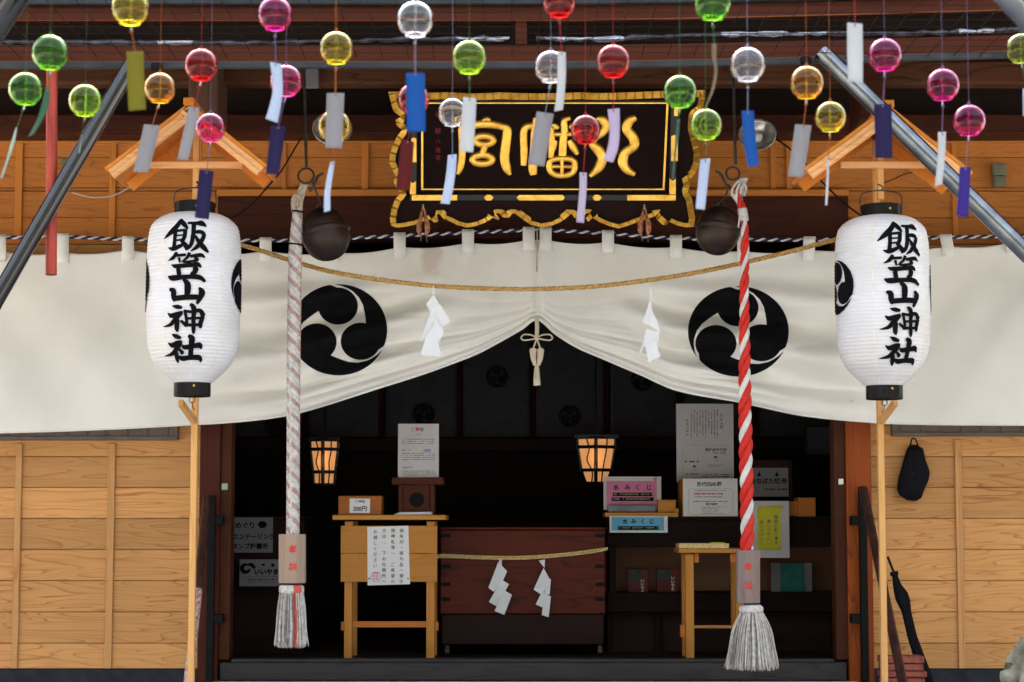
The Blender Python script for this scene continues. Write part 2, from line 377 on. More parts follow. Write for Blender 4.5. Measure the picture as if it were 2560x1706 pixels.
M['gold_txt'] = plain('gold_print', (0.30, 0.30, 0.16), 0.6)
M['green_b'] = plain('green_cover', (0.01, 0.12, 0.09), 0.5)
M['red_b'] = plain('dark_red_cover', (0.10, 0.008, 0.008), 0.5)
M['dkgreen'] = plain('dark_green_picture', (0.02, 0.035, 0.03), 0.5, noise=0.7, scale=60)
M['steel'] = plain('galvanised_steel', (0.17, 0.185, 0.20), 0.24, 1.0, noise=0.25, scale=14, stretch=(1, 1, 1))
M['steel_d'] = plain('dark_coated_steel', (0.008, 0.009, 0.012), 0.16, 0.0, noise=0.3, scale=30, spec=0.6)
M['steel_d'].node_tree.nodes['Principled BSDF'].inputs['Coat Weight'].default_value = 0.2
M['steel_r'] = plain('grey_painted_rail', (0.028, 0.032, 0.035), 0.6, 0.0, noise=0.25, scale=9)
M['chrome'] = plain('chrome', (0.7, 0.7, 0.68), 0.14, 1.0, noise=0.1)
M['dish'] = plain('pressed_glass_reflector', (0.42, 0.41, 0.38), 0.22, 0.45, noise=0.3, scale=30, spec=0.6)
M['iron'] = plain('dark_iron', (0.06, 0.055, 0.05), 0.4, 0.8, noise=0.3, scale=50)
M['bronze'] = plain('dark_bronze', (0.014, 0.009, 0.008), 0.42, 0.3, noise=0.5, scale=7, spec=0.4, c2=(0.034, 0.015, 0.009))
M['red_pole'] = plain('red_brown_bamboo', (0.30, 0.045, 0.03), 0.4, noise=0.3, scale=8, stretch=(8, 8, 0.6))
M['alu'] = plain('brown_aluminium', (0.14, 0.115, 0.10), 0.45, 0.4, noise=0.1)
M['concrete'] = plain('dark_blue_grey_concrete', (0.022, 0.025, 0.033), 0.8, noise=0.3, scale=14)
M['tile'] = plain('pale_step_tile', (0.72, 0.74, 0.80), 0.45, noise=0.06)
M['brick'] = plain('red_brick', (0.26, 0.075, 0.05), 0.8, noise=0.35, scale=40, bump=0.4)
M['rail_b'] = plain('worn_brown_handrail', (0.055, 0.022, 0.018), 0.3, 0.1, noise=0.4, scale=25)
M['rail_sunlit'] = plain('worn_paint_with_sunlight', (0.42, 0.20, 0.16), 0.35, noise=0.4, scale=60, c2=(0.7, 0.5, 0.45))  # sunlight on the left lower rail is put into this pinkish colour
M['cord_c'] = plain('cream_cord', (0.62, 0.54, 0.40), 0.8, noise=0.1)
M['navy_s'] = plain('navy_strand', (0.012, 0.018, 0.07), 0.7)
M['white_s'] = plain('white_strand', (0.60, 0.59, 0.55), 0.8)
M['red_s'] = plain('red_strand', (0.52, 0.022, 0.014), 0.45, noise=0.15, scale=40)
M['red_s2'] = plain('faded_red_thread', (0.50, 0.10, 0.07), 0.8)
M['pink_s'] = plain('faded_pink_strand', (0.40, 0.26, 0.225), 0.85, noise=0.25, scale=60)
M['grey_s'] = plain('grey_strand', (0.24, 0.225, 0.225), 0.85, noise=0.3, scale=60)
M['wht_s2'] = plain('dirty_white_strand', (0.52, 0.50, 0.48), 0.85, noise=0.2, scale=60)
M['tan_s'] = plain('tan_strand', (0.46, 0.37, 0.27), 0.85, noise=0.2, scale=60)
M['straw'] = plain('straw_rope', (0.46, 0.27, 0.085), 0.8, noise=0.35, scale=90)
M['straw_l'] = plain('pale_straw_rope', (0.66, 0.50, 0.22), 0.8, noise=0.25, scale=90)
M['void'] = plain('black_void', (0.006, 0.006, 0.006), 0.9)
M['wire_w'] = plain('pale_wire', (0.5, 0.48, 0.45), 0.5)
M['box_g'] = plain('grey_green_plastic', (0.16, 0.17, 0.11), 0.6)
M['fabric_b'] = plain('black_fabric', (0.006, 0.0065, 0.009), 0.8, noise=0.4, scale=60, bump=0.3, spec=0.1)
M['plastic_g'] = plain('green_grey_brass', (0.25, 0.30, 0.22), 0.4, 0.5)
M['rock'] = plain('mossy_rock', (0.10, 0.11, 0.03), 0.9, noise=0.5, scale=9, bump=1.0, c2=(0.42, 0.40, 0.34))
def gold_mat():
    m, t, b, N, L = nodes('gold_leaf')
    b.inputs['Base Color'].default_value = (0.86, 0.55, 0.12, 1); b.inputs['Metallic'].default_value = 0.75; b.inputs['Roughness'].default_value = 0.33
    tc = N('ShaderNodeTexCoord'); n = N('ShaderNodeTexNoise'); n.inputs['Scale'].default_value = 130; n.inputs['Detail'].default_value = 4; L(tc.outputs['Object'], n.inputs[0])
    bp = N('ShaderNodeBump'); bp.inputs['Strength'].default_value = 0.15; bp.inputs['Distance'].default_value = 0.003; L(n.outputs[0], bp.inputs['Height']); L(bp.outputs[0], b.inputs['Normal'])
    r = N('ShaderNodeValToRGB'); n2 = N('ShaderNodeTexNoise'); n2.inputs['Scale'].default_value = 25; n2.inputs['Detail'].default_value = 5; L(tc.outputs['Object'], n2.inputs[0]); L(n2.outputs[0], r.inputs[0])
    r.color_ramp.elements[0].position = 0.35; r.color_ramp.elements[0].color = (0.70, 0.37, 0.05, 1); r.color_ramp.elements[1].position = 0.6; r.color_ramp.elements[1].color = (0.90, 0.54, 0.09, 1); L(r.outputs[0], b.inputs['Base Color'])
    return m
M['gold'] = gold_mat()
M['plaque'] = plain('plaque_black_red', (0.011, 0.0035, 0.003), 0.7, noise=0.2, scale=60, stretch=(0.1, 1, 3), spec=0.1)
M['plaque_fr'] = plain('plaque_black_bar', (0.006, 0.006, 0.007), 0.3, spec=0.3)
M['plaque_rd'] = plain('plaque_flared_board', (0.015, 0.0035, 0.0025), 0.6, spec=0.12)
CY0 = -0.24
def cloth_mat():
    m, t, b, N, L = nodes('canvas_cloth')
    tc = N('ShaderNodeTexCoord'); n = N('ShaderNodeTexNoise'); n.inputs['Scale'].default_value = 1.3; n.inputs['Detail'].default_value = 5; L(tc.outputs['Object'], n.inputs[0])
    r = N('ShaderNodeValToRGB'); L(n.outputs[0], r.inputs[0]); r.color_ramp.elements[0].position = 0.3; r.color_ramp.elements[0].color = (0.74, 0.71, 0.65, 1); r.color_ramp.elements[1].position = 0.65; r.color_ramp.elements[1].color = (0.85, 0.835, 0.79, 1)
    # small brown spots
    v = N('ShaderNodeTexVoronoi'); v.inputs['Scale'].default_value = 5.0; L(tc.outputs['Object'], v.inputs[0])
    r2 = N('ShaderNodeValToRGB'); L(v.outputs['Distance'], r2.inputs[0]); r2.color_ramp.elements[0].position = 0.018; r2.color_ramp.elements[0].color = (0.45, 0.3, 0.18, 1); r2.color_ramp.elements[1].position = 0.035; r2.color_ramp.elements[1].color = (1, 1, 1, 1)
    mx = N('ShaderNodeMix'); mx.data_type = 'RGBA'; mx.blend_type = 'MULTIPLY'; mx.inputs[0].default_value = 0.7; L(r.outputs[0], mx.inputs[6]); L(r2.outputs[0], mx.inputs[7]); gm = N('ShaderNodeNewGeometry'); c0 = P(1078, 640, CY0); vd = N('ShaderNodeVectorMath'); vd.operation = 'SUBTRACT'; vd.inputs[1].default_value = c0; L(gm.outputs['Position'], vd.inputs[0])
    vs_ = N('ShaderNodeVectorMath'); vs_.operation = 'MULTIPLY'; vs_.inputs[1].default_value = (1, 0.1, 0.55); L(vd.outputs[0], vs_.inputs[0]); ln_ = N('ShaderNodeVectorMath'); ln_.operation = 'LENGTH'; L(vs_.outputs[0], ln_.inputs[0])
    n9 = N('ShaderNodeTexNoise'); n9.inputs['Scale'].default_value = 22; n9.inputs['Detail'].default_value = 5; L(tc.outputs['Object'], n9.inputs[0]); sb = N('ShaderNodeMath'); sb.operation = 'MULTIPLY_ADD'; L(n9.outputs[0], sb.inputs[0]); sb.inputs[1].default_value = -0.06; L(ln_.outputs['Value'], sb.inputs[2])
    r9 = N('ShaderNodeValToRGB'); L(sb.outputs[0], r9.inputs[0]); r9.color_ramp.elements[0].position = 0.0; r9.color_ramp.elements[0].color = (0.50, 0.33, 0.2, 1); r9.color_ramp.elements[1].position = 0.035; r9.color_ramp.elements[1].color = (1, 1, 1, 1)
    mx2 = N('ShaderNodeMix'); mx2.data_type = 'RGBA'; mx2.blend_type = 'MULTIPLY'; mx2.inputs[0].default_value = 0.4; L(mx.outputs[2], mx2.inputs[6]); L(r9.outputs[0], mx2.inputs[7]); L(mx2.outputs[2], b.inputs['Base Color'])
    b.inputs['Roughness'].default_value = 0.85
    wv = N('ShaderNodeTexNoise'); wv.inputs['Scale'].default_value = 350; L(tc.outputs['Object'], wv.inputs[0]); n4 = N('ShaderNodeTexNoise'); n4.inputs['Scale'].default_value = 6; n4.inputs['Detail'].default_value = 6; L(tc.outputs['Object'], n4.inputs[0])
    bp = N('ShaderNodeBump'); bp.inputs['Strength'].default_value = 0.15; bp.inputs['Distance'].default_value = 0.002; L(wv.outputs[0], bp.inputs['Height'])
    bp2 = N('ShaderNodeBump'); bp2.inputs['Strength'].default_value = 0.35; bp2.inputs['Distance'].default_value = 0.02; L(n4.outputs[0], bp2.inputs['Height']); L(bp.outputs[0], bp2.inputs['Normal']); L(bp2.outputs[0], b.inputs['Normal'])
    return m
M['cloth'] = cloth_mat()
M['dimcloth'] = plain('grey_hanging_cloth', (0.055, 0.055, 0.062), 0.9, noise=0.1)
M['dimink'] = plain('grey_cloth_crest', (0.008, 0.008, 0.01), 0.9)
def lantern_mat():
    m, t, b, N, L = nodes('lantern_paper')
    b.inputs['Base Color'].default_value = (0.86, 0.85, 0.84, 1); b.inputs['Roughness'].default_value = 0.6
    b.inputs['Subsurface Weight'].default_value = 0.0
    tc = N('ShaderNodeTexCoord'); n = N('ShaderNodeTexNoise'); n.inputs['Scale'].default_value = 5; L(tc.outputs['Object'], n.inputs[0]); r = N('ShaderNodeValToRGB'); L(n.outputs[0], r.inputs[0])
    r.color_ramp.elements[0].position = 0.3; r.color_ramp.elements[0].color = (0.66, 0.645, 0.62, 1); r.color_ramp.elements[1].position = 0.6; r.color_ramp.elements[1].color = (0.735, 0.735, 0.775, 1)
    L(r.outputs[0], b.inputs['Base Color']); return m
M['lantern'] = lantern_mat()
def glass(name, c, c2=None):
    m, t, b, N, L = nodes(name)
    b.inputs['Base Color'].default_value = (*c, 1); b.inputs['Transmission Weight'].default_value = 1.0; b.inputs['Roughness'].default_value = 0.03; b.inputs['IOR'].default_value = 1.36
    tc = N('ShaderNodeTexCoord'); n = N('ShaderNodeTexNoise'); n.inputs['Scale'].default_value = 22; L(tc.outputs['Object'], n.inputs[0]); bp = N('ShaderNodeBump'); bp.inputs['Strength'].default_value = 0.05; bp.inputs['Distance'].default_value = 0.004; L(n.outputs[0], bp.inputs['Height']); L(bp.outputs[0], b.inputs['Normal'])
    return m
G = {'green': glass('green_glass', (0.30, 0.72, 0.05)), 'lime': glass('lime_glass', (0.60, 0.90, 0.05)), 'yellow': glass('yellow_glass', (0.92, 0.80, 0.05)),
     'gold': glass('amber_glass', (0.95, 0.58, 0.02)), 'red': glass('red_glass', (0.85, 0.012, 0.01)), 'pink': glass('pink_glass', (0.95, 0.12, 0.45)),
     'magenta': glass('magenta_glass', (0.82, 0.035, 0.38)), 'clear': glass('clear_glass', (0.93, 0.94, 0.97)), 'olive': glass('olive_glass', (0.62, 0.70, 0.12))}
def strip(name, c): return plain(name, c, 0.55, noise=0.04, scale=8)
T = {'grey': strip('white_strip_shaded_grey', (0.21, 0.205, 0.22)), 'pale': strip('pale_blue_paper_strip', (0.36, 0.43, 0.58)), 'white': strip('white_paper_strip', (0.42, 0.44, 0.46)),  # grey: white paper with its shade put into the colour
     'blue': strip('blue_paper_strip', (0.0, 0.055, 0.26)), 'navy': strip('navy_paper_strip', (0.008, 0.004, 0.045)), 'violet': strip('violet_paper_strip', (0.025, 0.012, 0.17)), 'olive': strip('olive_paper_strip', (0.13, 0.115, 0.004)),
     'dred': strip('dark_red_paper_strip', (0.075, 0.001, 0.002)), 'lav': strip('lavender_paper_strip', (0.36, 0.30, 0.43)), 'dgreen': strip('dark_green_paper_strip', (0.03, 0.09, 0.05)), 'pgreen': strip('pale_green_paper_strip', (0.24, 0.33, 0.27)), 'tan': strip('tan_paper_strip', (0.14, 0.11, 0.06))}
S = {'green': plain('green_cord', (0.03, 0.10, 0.02), 0.6), 'gold': plain('orange_cord', (0.30, 0.08, 0.01), 0.6), 'red': plain('red_cord', (0.28, 0.01, 0.01), 0.6), 'clear': plain('pale_blue_cord', (0.14, 0.19, 0.26), 0.6), 'magenta': plain('mauve_cord', (0.13, 0.09, 0.19), 0.6), 'dk': plain('dark_green_cord', (0.02, 0.06, 0.03), 0.6)}
M['rod'] = glass('clear_glass_rod', (0.92, 0.94, 0.96))

# ================================================================== SETTING
def gsheet(name, x0, x1, y0, y1, z, mat):
    mb = MB(); mb.add([(x0, y0, z), (x1, y0, z), (x1, y1, z), (x0, y1, z)], [(0, 1, 2, 3)]); return struct(mb.build(name, mat, loc=(0, 0, z)))
M['gravel'] = plain('pale_gravel', (0.42, 0.40, 0.36), 0.9, noise=0.35, scale=60, bump=0.8)
M['paving'] = plain('stone_paving', (0.46, 0.45, 0.42), 0.8, noise=0.15, scale=5)
gsheet('ground', -70, 70, -70, 70, 0.0, M['gravel'])
# dense cedar wood on the far side of the forecourt (behind the camera): it is what the glass, steel and gold reflect
M['leaf'] = plain('dark_foliage', (0.035, 0.055, 0.02), 0.8, noise=0.5, scale=0.8)
M['bark'] = plain('cedar_bark', (0.09, 0.055, 0.035), 0.9, noise=0.3, scale=3)
mb = MB(); rnd = random.Random(21)
for k in range(46):
    a = R(-200 + 220 * k / 45 + rnd.uniform(-2, 2)); rad_ = rnd.uniform(23, 33); tx = rad_ * math.cos(a); ty = -6 + rad_ * math.sin(a); th_ = rnd.uniform(13, 19)
    mb.tube([(tx, ty, 0.01), (tx, ty, th_ * .9)], [0.35, 0.06], 7, 1)
    for i in range(1100):
        t = rnd.random() ** 0.8; h = 0.6 + t * (th_ - 0.6); rr_0 = (1 - t) ** 0.7 * 3.4 + 0.3; an = rnd.uniform(0, 6.283); q = rr_0 * math.sqrt(rnd.uniform(.2, 1))
        c = Vector((tx + q * math.cos(an), ty + q * math.sin(an), h)); u_ = Vector((rnd.gauss(0, 1), rnd.gauss(0, 1), rnd.gauss(0, .5))).normalized(); v_ = u_.orthogonal().normalized(); sz = rnd.uniform(.22, .5)
        mb.add([c - u_ * sz, c + v_ * sz * .5, c + u_ * sz, c - v_ * sz * .5], [(0, 1, 2, 3)])
o = mb.build('woodland', [M['leaf'], M['bark']], loc=(0, -25, 0), normals=False); o['kind'] = 'stuff'; o['label'] = 'dense dark cedar wood around the forecourt facing the hall'; o['category'] = 'wood'
mb = MB(); mb.box(-1.6, 1.75, -40, -2.9, 0.004, 0.03); struct(mb.build('path', M['paving'], bevel=0.004))
# steps up to the hall
mb = MB(); x0 = P(540, 1700, -0.1).x; x1 = P(2120, 1700, -0.1).x
for i, (ya, za) in enumerate(((-0.075, 0.731), (-0.85, 0.54), (-1.2, 0.36), (-1.55, 0.18))):
    yb = (-0.85, -1.2, -1.55, -1.9)[i]; mb.box(x0 - 0.05, x1 + 0.05, yb, -0.075, 0.002 if i == 3 else (0.54, 0.36, 0.18)[i] + 0.001, za)
# tile joints as thin recess boxes on the first step
st = struct(mb.build('steps', M['tile'], bevel=0.006))
FLZ = 0.80
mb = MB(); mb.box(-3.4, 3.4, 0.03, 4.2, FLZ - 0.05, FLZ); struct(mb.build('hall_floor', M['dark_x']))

# ---- hall building: one thing, all of its fixed woodwork are parts
hall = thing('shrine_hall', (0, 0, 0), 'wooden shrine hall with cedar plank walls, dark red posts and an open doorway', 'building')
XL, XR = -6.0, 6.0
def zz(py, Y=0.0, px=1280): return P(px, py, Y).z
def xx(px, py, Y=0.0): return P(px, py, Y).x
# plank cladding, real boards with 2.5 mm grooves
def planks(name, xa, xb, ztop, zbot, z0, mat, Y=0.0):
    mb = MB(); z = z0 + math.floor((zbot - z0) / BP) * BP
    while z < ztop:
        a = max(z, zbot) + 0.0015; b = min(z + BP, ztop) - 0.0015
        if b - a > 0.01: mb.box(xa, xb, Y - 0.004 if int(round(z / BP)) % 2 else Y - 0.0045, Y + 0.02, a, b)
        z += BP
    mb.box(xa, xb, Y + 0.021, Y + 0.03, zbot, ztop)
    return mb.build(name, mat, hall, bevel=0.0015)
zb = zz(1672); zl = zz(1142)
zoff = zl % BP
for mm, zo in ((M['ced_planks'], zoff), (M['ced_up'], zz(470) % BP)):
    for nd in mm.node_tree.nodes:
        if nd.type == 'MATH' and nd.operation == 'SUBTRACT' and nd.inputs[1].default_value == 0.0: nd.inputs[1].default_value = zo
xlw = xx(500, 1400); xrw = xx(2180, 1400); xlu = xx(545, 540); xru = xx(2120, 540)
zband = zz(612)
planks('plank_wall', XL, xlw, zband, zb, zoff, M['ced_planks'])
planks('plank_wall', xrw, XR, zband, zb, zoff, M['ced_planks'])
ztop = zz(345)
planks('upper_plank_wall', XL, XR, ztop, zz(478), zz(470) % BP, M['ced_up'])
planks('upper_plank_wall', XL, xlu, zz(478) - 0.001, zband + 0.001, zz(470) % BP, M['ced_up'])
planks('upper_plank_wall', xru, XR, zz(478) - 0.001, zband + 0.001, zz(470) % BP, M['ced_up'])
def batten(px0, px1, pya, pyb, mat='ced_v', dep=0.016):
    mb = MB(); a = xx(px0, 1300); b = xx(px1, 1300); mb.box(a, b, -0.005 - dep, -0.005, zz(pyb), zz(pya)); mb.build('batten', M[mat], hall, bevel=0.002)
    mb = MB(); z = zz(pyb) + 0.07
    while z < zz(pya): mb.lathe([(0, -.001), (.0028, -.0006), (.0028, .0006)], ((a + b) / 2 + random.uniform(-.004, .004), -0.0055 - dep, z), 8, M=Matrix.Rotation(R(90), 3, 'X')); z += BP * 2
    mb.build('nail_heads', M['iron'], hall)
for a, b in ((-215, -198), (38, 54), (269, 287)): batten(a, b, 1110, 1671)
for a, b in ((2388, 2405), (2625, 2642)): batten(a, b, 1100, 1671)
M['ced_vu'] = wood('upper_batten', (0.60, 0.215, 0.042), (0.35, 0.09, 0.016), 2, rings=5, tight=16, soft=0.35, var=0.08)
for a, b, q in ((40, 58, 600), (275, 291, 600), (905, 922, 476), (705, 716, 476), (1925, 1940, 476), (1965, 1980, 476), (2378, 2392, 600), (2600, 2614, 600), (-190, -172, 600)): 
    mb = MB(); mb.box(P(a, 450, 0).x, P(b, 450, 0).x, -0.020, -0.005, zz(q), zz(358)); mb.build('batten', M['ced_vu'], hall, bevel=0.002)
mb = MB(); mb.box(XL, XR, -0.026, -0.004, zz(360), zz(345)); mb.build('top_rail', M['ced_h'], hall, bevel=0.002)
mb = MB(); mb.box(xlu, xru, -0.045, -0.004, zz(493), zz(477)); mb.build('lintel_rail', M['ced_h'], hall, bevel=0.003)
mb = MB(); mb.box(xlu + 0.004, xru - 0.004, -0.03, 0.12, zz(600), zz(493) - 0.002); mb.build('lintel', M['red_x'], hall, bevel=0.004)
# base below the walls
for a, b in ((XL, xx(497, 1690)), (xx(2183, 1690), XR)):
    mb = MB(); mb.box(a, b, -0.0, 0.1, 0.003, zb - 0.003); mb.build('foundation', M['concrete'], hall)
# posts
def vpost(name, px0, px1, Y, dep, mat, pyt=560, pyb=1725, ref=1350):
    mb = MB(); mb.box(xx(px0, ref, Y), xx(px1, ref, Y), Y, Y + dep, zz(pyb, Y), zz(pyt, Y)); return mb.build(name, mat, hall, bevel=0.004)
vpost('post', 497, 548, -0.07, 0.18, M['red_v'])
vpost('door_jamb', 549, 577, -0.045, 0.12, M['jamb'], 599, 1650)
vpost('post', 2118, 2181, -0.07, 0.18, M['post_o'])
vpost('door_jamb', 2087, 2117, -0.045, 0.12, M['jamb'], 599, 1650)
# door latches on the jambs
mb = MB(); mb.pbox(553, 1208, 570, 1226, -0.058, 0.012); mb.build('latch', M['plastic_g'], hall, bevel=0.003)
mb = MB(); mb.pbox(2096, 1196, 2110, 1213, -0.058, 0.012); mb.build('latch', M['chrome'], hall, bevel=0.003)
# sill
mb = MB(); mb.box(xx(549, 1680, -0.07), xx(2117, 1680, -0.07), -0.07, 0.028, zz(1702, -0.07), zz(1657, -0.07)); mb.build('door_sill', M['sill'], hall, bevel=0.004)
mb = MB(); mb.box(xx(578, 1680, -0.05), xx(2086, 1680, -0.05), -0.06, 0.028, zz(1657, -0.07) + 0.001, zz(1648, -0.06)); mb.build('sill_lip', M['sill'], hall, bevel=0.003)
# window frames showing under the curtain
for a, b, pa, pb in ((-250, 448, 1083, 1102), (2226, 2800, 1071, 1092)):
    mb = MB(); mb.box(xx(a, 1090), xx(b, 1090), -0.05, -0.006, zz(pb), zz(pa) + 0.1)
    q = a + 20
    while q < b - 20: mb.box(xx(q, 1085), xx(q + 5, 1085), -0.058, -0.0505, zz(pb) + 0.022, zz(pa) + 0.1); q += 50
    mb.box(xx(a, 1090), xx(b, 1090), -0.06, -0.0505, zz(pb), zz(pb) + 0.02)
    mb.build('window_frame', M['alu'], hall, bevel=0.002)
# dark boards above the wall, up to the roof
mb = MB(); mb.box(XL, XR, -0.002, 0.1, ztop + 0.001, 4.3); mb.build('upper_boards', M['dark_x'], hall)
# inside walls and ceiling of the hall
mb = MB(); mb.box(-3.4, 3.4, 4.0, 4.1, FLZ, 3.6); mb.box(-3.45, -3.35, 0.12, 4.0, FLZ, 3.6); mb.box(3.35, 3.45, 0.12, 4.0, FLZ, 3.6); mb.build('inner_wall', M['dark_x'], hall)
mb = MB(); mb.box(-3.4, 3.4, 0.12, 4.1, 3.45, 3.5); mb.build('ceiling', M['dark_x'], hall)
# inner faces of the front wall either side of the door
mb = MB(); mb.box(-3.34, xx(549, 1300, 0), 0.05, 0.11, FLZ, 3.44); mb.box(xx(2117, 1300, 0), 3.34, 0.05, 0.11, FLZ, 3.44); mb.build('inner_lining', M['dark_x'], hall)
# cross beams under the eave
mb = MB(); mb.box(XL, XR, -0.70, -0.58, zz(223, -0.58), zz(150, -0.7)); mb.build('cross_beam', M['old_x'], hall, bevel=0.012)
mb = MB(); mb.box(XL, XR, -0.30, -0.12, zz(336, -0.3), zz(283, -0.3)); mb.build('cross_beam', M['red_x'], hall, bevel=0.01)
mb = MB(); mb.pbox(471, 150, 546, 300, -0.86, 0.3); mb.build('bracket_block', M['old_z'], hall, bevel=0.008)
mb = MB(); mb.pbox(762, 160, 796, 218, -0.745, 0.04); mb.build('bracket_block', M['paper_dim'], hall, bevel=0.004)
mb = MB(); mb.pbox(2150, 150, 2215, 300, -0.86, 0.3); mb.build('bracket_block', M['red_x'], hall, bevel=0.008)
# roof over the porch, with two eave boards and gap
EY = -2.28
def eave_dy(px): return 0 if px < 1450 else -27 * ((px - 1450) / 1110) ** 1.25
def eave_beam(name, pa, pb, Y, dep, mat):
    mb = MB(); xs = [-700, 600, 1450, 1700, 1950, 2200, 2450, 2700, 3200]; sec = []
    for px in xs:
        d = eave_dy(min(px, 2800)); t = P(px, pa + d, Y); b = P(px, pb + d, Y)
        sec.append([(t.x, Y, b.z), (t.x, Y + dep, b.z), (t.x, Y + dep, t.z), (t.x, Y, t.z)])
    for s0, s1 in zip(sec, sec[1:]):
        mb.add(s0 + s1, [(0, 1, 5, 4), (1, 2, 6, 5), (2, 3, 7, 6), (3, 0, 4, 7)])
    mb.add(sec[0], [(0, 1, 2, 3)]); mb.add(sec[-1], [(3, 2, 1, 0)])
    return mb.build(name, mat, hall, bevel=0.003)
eave_beam('eave_board', 113, 156, EY, 0.05, M['eave_x'])
eave_beam('eave_board', 16, 51, EY, 0.05, M['eave_x'])
M['edge_l'] = wood('pale_board_edge', (0.17, 0.055, 0.02), (0.12, 0.04, 0.015), 0, rings=5, soft=0.5)
eave_beam('edge_strip', 48.5, 52.5, EY - 0.004, 0.003, M['edge_l'])
eave_beam('edge_strip', 153, 157, EY - 0.004, 0.003, M['edge_l'])
eave_beam('recess_board', 40, 150, EY + 0.16, 0.03, M['dark_x'])
eave_beam('roof_edge', -60, 10, EY - 0.03, 0.06, M['steel_r'])
mb = MB(); mb.pbox(1288, 52, 1318, 112, EY + 0.01, 0.04); mb.build('eave_strut', M['eave_x'], hall, bevel=0.002)
zr = P(1280, -40, EY).z
mb = MB(); mb.add([(XL, EY - 0.05, zr), (XR, EY - 0.05, zr), (XR, 0.4, zr + 1.0), (XL, 0.4, zr + 1.0)], [(0, 1, 2, 3)]); 
mb.build('soffit', M['sheath'], hall, solid=0.03)
M['copper'] = plain('grey_green_copper_roof', (0.10, 0.14, 0.12), 0.6, noise=0.2, scale=4)
mb = MB()
prf = [(EY - 0.12, zr + 0.10), (0.6, zr + 2.1), (3.5, zr + 4.9), (6.4, zr + 2.1), (9.3, zr + 0.1)]
for (ya, za), (yb, zb_) in zip(prf, prf[1:]): mb.add([(XL - .6, ya, za), (XR + .6, ya, za), (XR + .6, yb, zb_), (XL - .6, yb, zb_)], [(0, 1, 2, 3)])
mb.build('roof', M['copper'], hall, solid=0.08)  # outer roof, out of view; ridge raised so its shade covers the bells
mb = MB(); mb.box(XL, XR, 4.2, 4.3, 0.003, zr + 2.6); mb.build('rear_wall', M['sheath'], hall)
for x_ in (XL, XR - 0.1): mb = MB(); mb.box(x_, x_ + 0.1, 0.11, 4.19, 0.003, zr + 1.0); mb.build('side_wall', M['ced_planks'], hall)
mb = MB()
for k in range(-14, 15): mb.beam((k * 0.32, EY + 0.1, zr - 0.02), (k * 0.32, 0.0, zr + 0.87), 0.05, 0.06)
mb.build('rafter', M['red_x'], hall)
# rolled clear plastic sheeting caught in the eave gap
def film_mat():
    m, t, b, N, L = nodes('clear_plastic_film'); b.inputs['Base Color'].default_value = (0.35, 0.37, 0.45, 1); b.inputs['Metallic'].default_value = 0.75; b.inputs['Roughness'].default_value = 0.12; b.inputs['Specular IOR Level'].default_value = 1.0
    b.inputs['Coat Weight'].default_value = 1.0
    tc = N('ShaderNodeTexCoord'); mp = N('ShaderNodeMapping'); mp.inputs['Scale'].default_value = (3, 30, 30); L(tc.outputs['Object'], mp.inputs[0]); n = N('ShaderNodeTexNoise'); n.inputs['Scale'].default_value = 2; n.inputs['Detail'].default_value = 3; L(mp.outputs[0], n.inputs[0]); bp = N('ShaderNodeBump'); bp.inputs['Strength'].default_value = 0.8; bp.inputs['Distance'].default_value = 0.02; L(n.outputs[0], bp.inputs['Height']); L(bp.outputs[0], b.inputs['Normal']); return m
M['film'] = film_mat(); M['film_dull'] = plain('plastic_film_without_glint', (0.05, 0.045, 0.06), 0.35, noise=0.8, scale=25, spec=0.5)
def film(pa, pb, label):
    rnd = random.Random(pa); pts = []; rs = []
    px = pa
    while px <= pb:
        pts.append(P(px, interp([(0, 106), (600, 108), (900, 102), (1080, 97), (1290, 97), (1350, 97), (1500, 98), (1700, 88), (1950, 84), (2250, 84), (2500, 76), (2700, 72)], px) + rnd.uniform(-2, 2), EY + 0.07)); rs.append(rnd.uniform(0.006, 0.014)); px += 22
    mb = MB(); mb.tube(pts, rs, 8)
    for i_, f_ in enumerate(mb.f):
        q = pa + 22 * (min(f_) // 8)
        if not (1130 < q < 1290 or 1340 < q < 1560 or 1800 < q < 2060 or 380 < q < 470 or 2380 < q < 2480): mb.m[i_] = 1  # highlight streaks are painted in: only these stretches keep the bright film
    o = mb.build('plastic_sheet', [M['film'], M['film_dull']]); tag(o, label, 'plastic sheet', 'rolled plastic sheets in the eave gap')
film(-200, 1284, 'rolled glossy plastic sheet in the eave gap left of the short strut')
film(1340, 2750, 'rolled glossy plastic sheet in the eave gap right of the short strut')

# ================================================================== STEEL FRAME with wire mesh the bells hang from
fr = thing('bell_rack', P(1280, 160, -2.4), 'galvanised steel pipe rack with wire mesh carrying the glass bells', 'rack')
eave_pts = [P(px, 164 + eave_dy(px), -2.42) for px in (-400, 600, 1450, 1700, 1950, 2200, 2450, 2750)]
mb = MB()
for a, b in zip(eave_pts, eave_pts[1:]): mb.beam(a, b + (b - a).normalized() * 0.001, 0.03, 0.022)
mb.build('front_rail', M['steel_r'], fr)
def pipe(a, b, r, mat='steel', n=20, name='brace_pipe'):
    mb = MB(); mb.tube([a, b], r, n); mb.build(name, M[mat], fr)
pipe(P(335, 150, -2.46), P(-60, 838, -2.60), 0.031, 'steel_d')
pipe(P(2052, 130, -2.46), P(2640, 705, -2.60), 0.034)
pipe(P(65, -60, -5.55), P(-60, 130, -5.50), 0.036, 'steel_d')
pipe(P(2480, -60, -5.55), P(2640, 110, -5.50), 0.036)
for a in ((392, 168), (2015, 152)):
    mb = MB(); mb.lathe([(0.0, -0.016), (0.022, -0.014), (0.022, 0.012), (0.0, 0.016)], P(a[0], a[1], -2.47), 14); mb.build('clamp', M['black_m'], fr)
ZM = P(1280, 160, -2.4).z + 0.02
mb = MB()
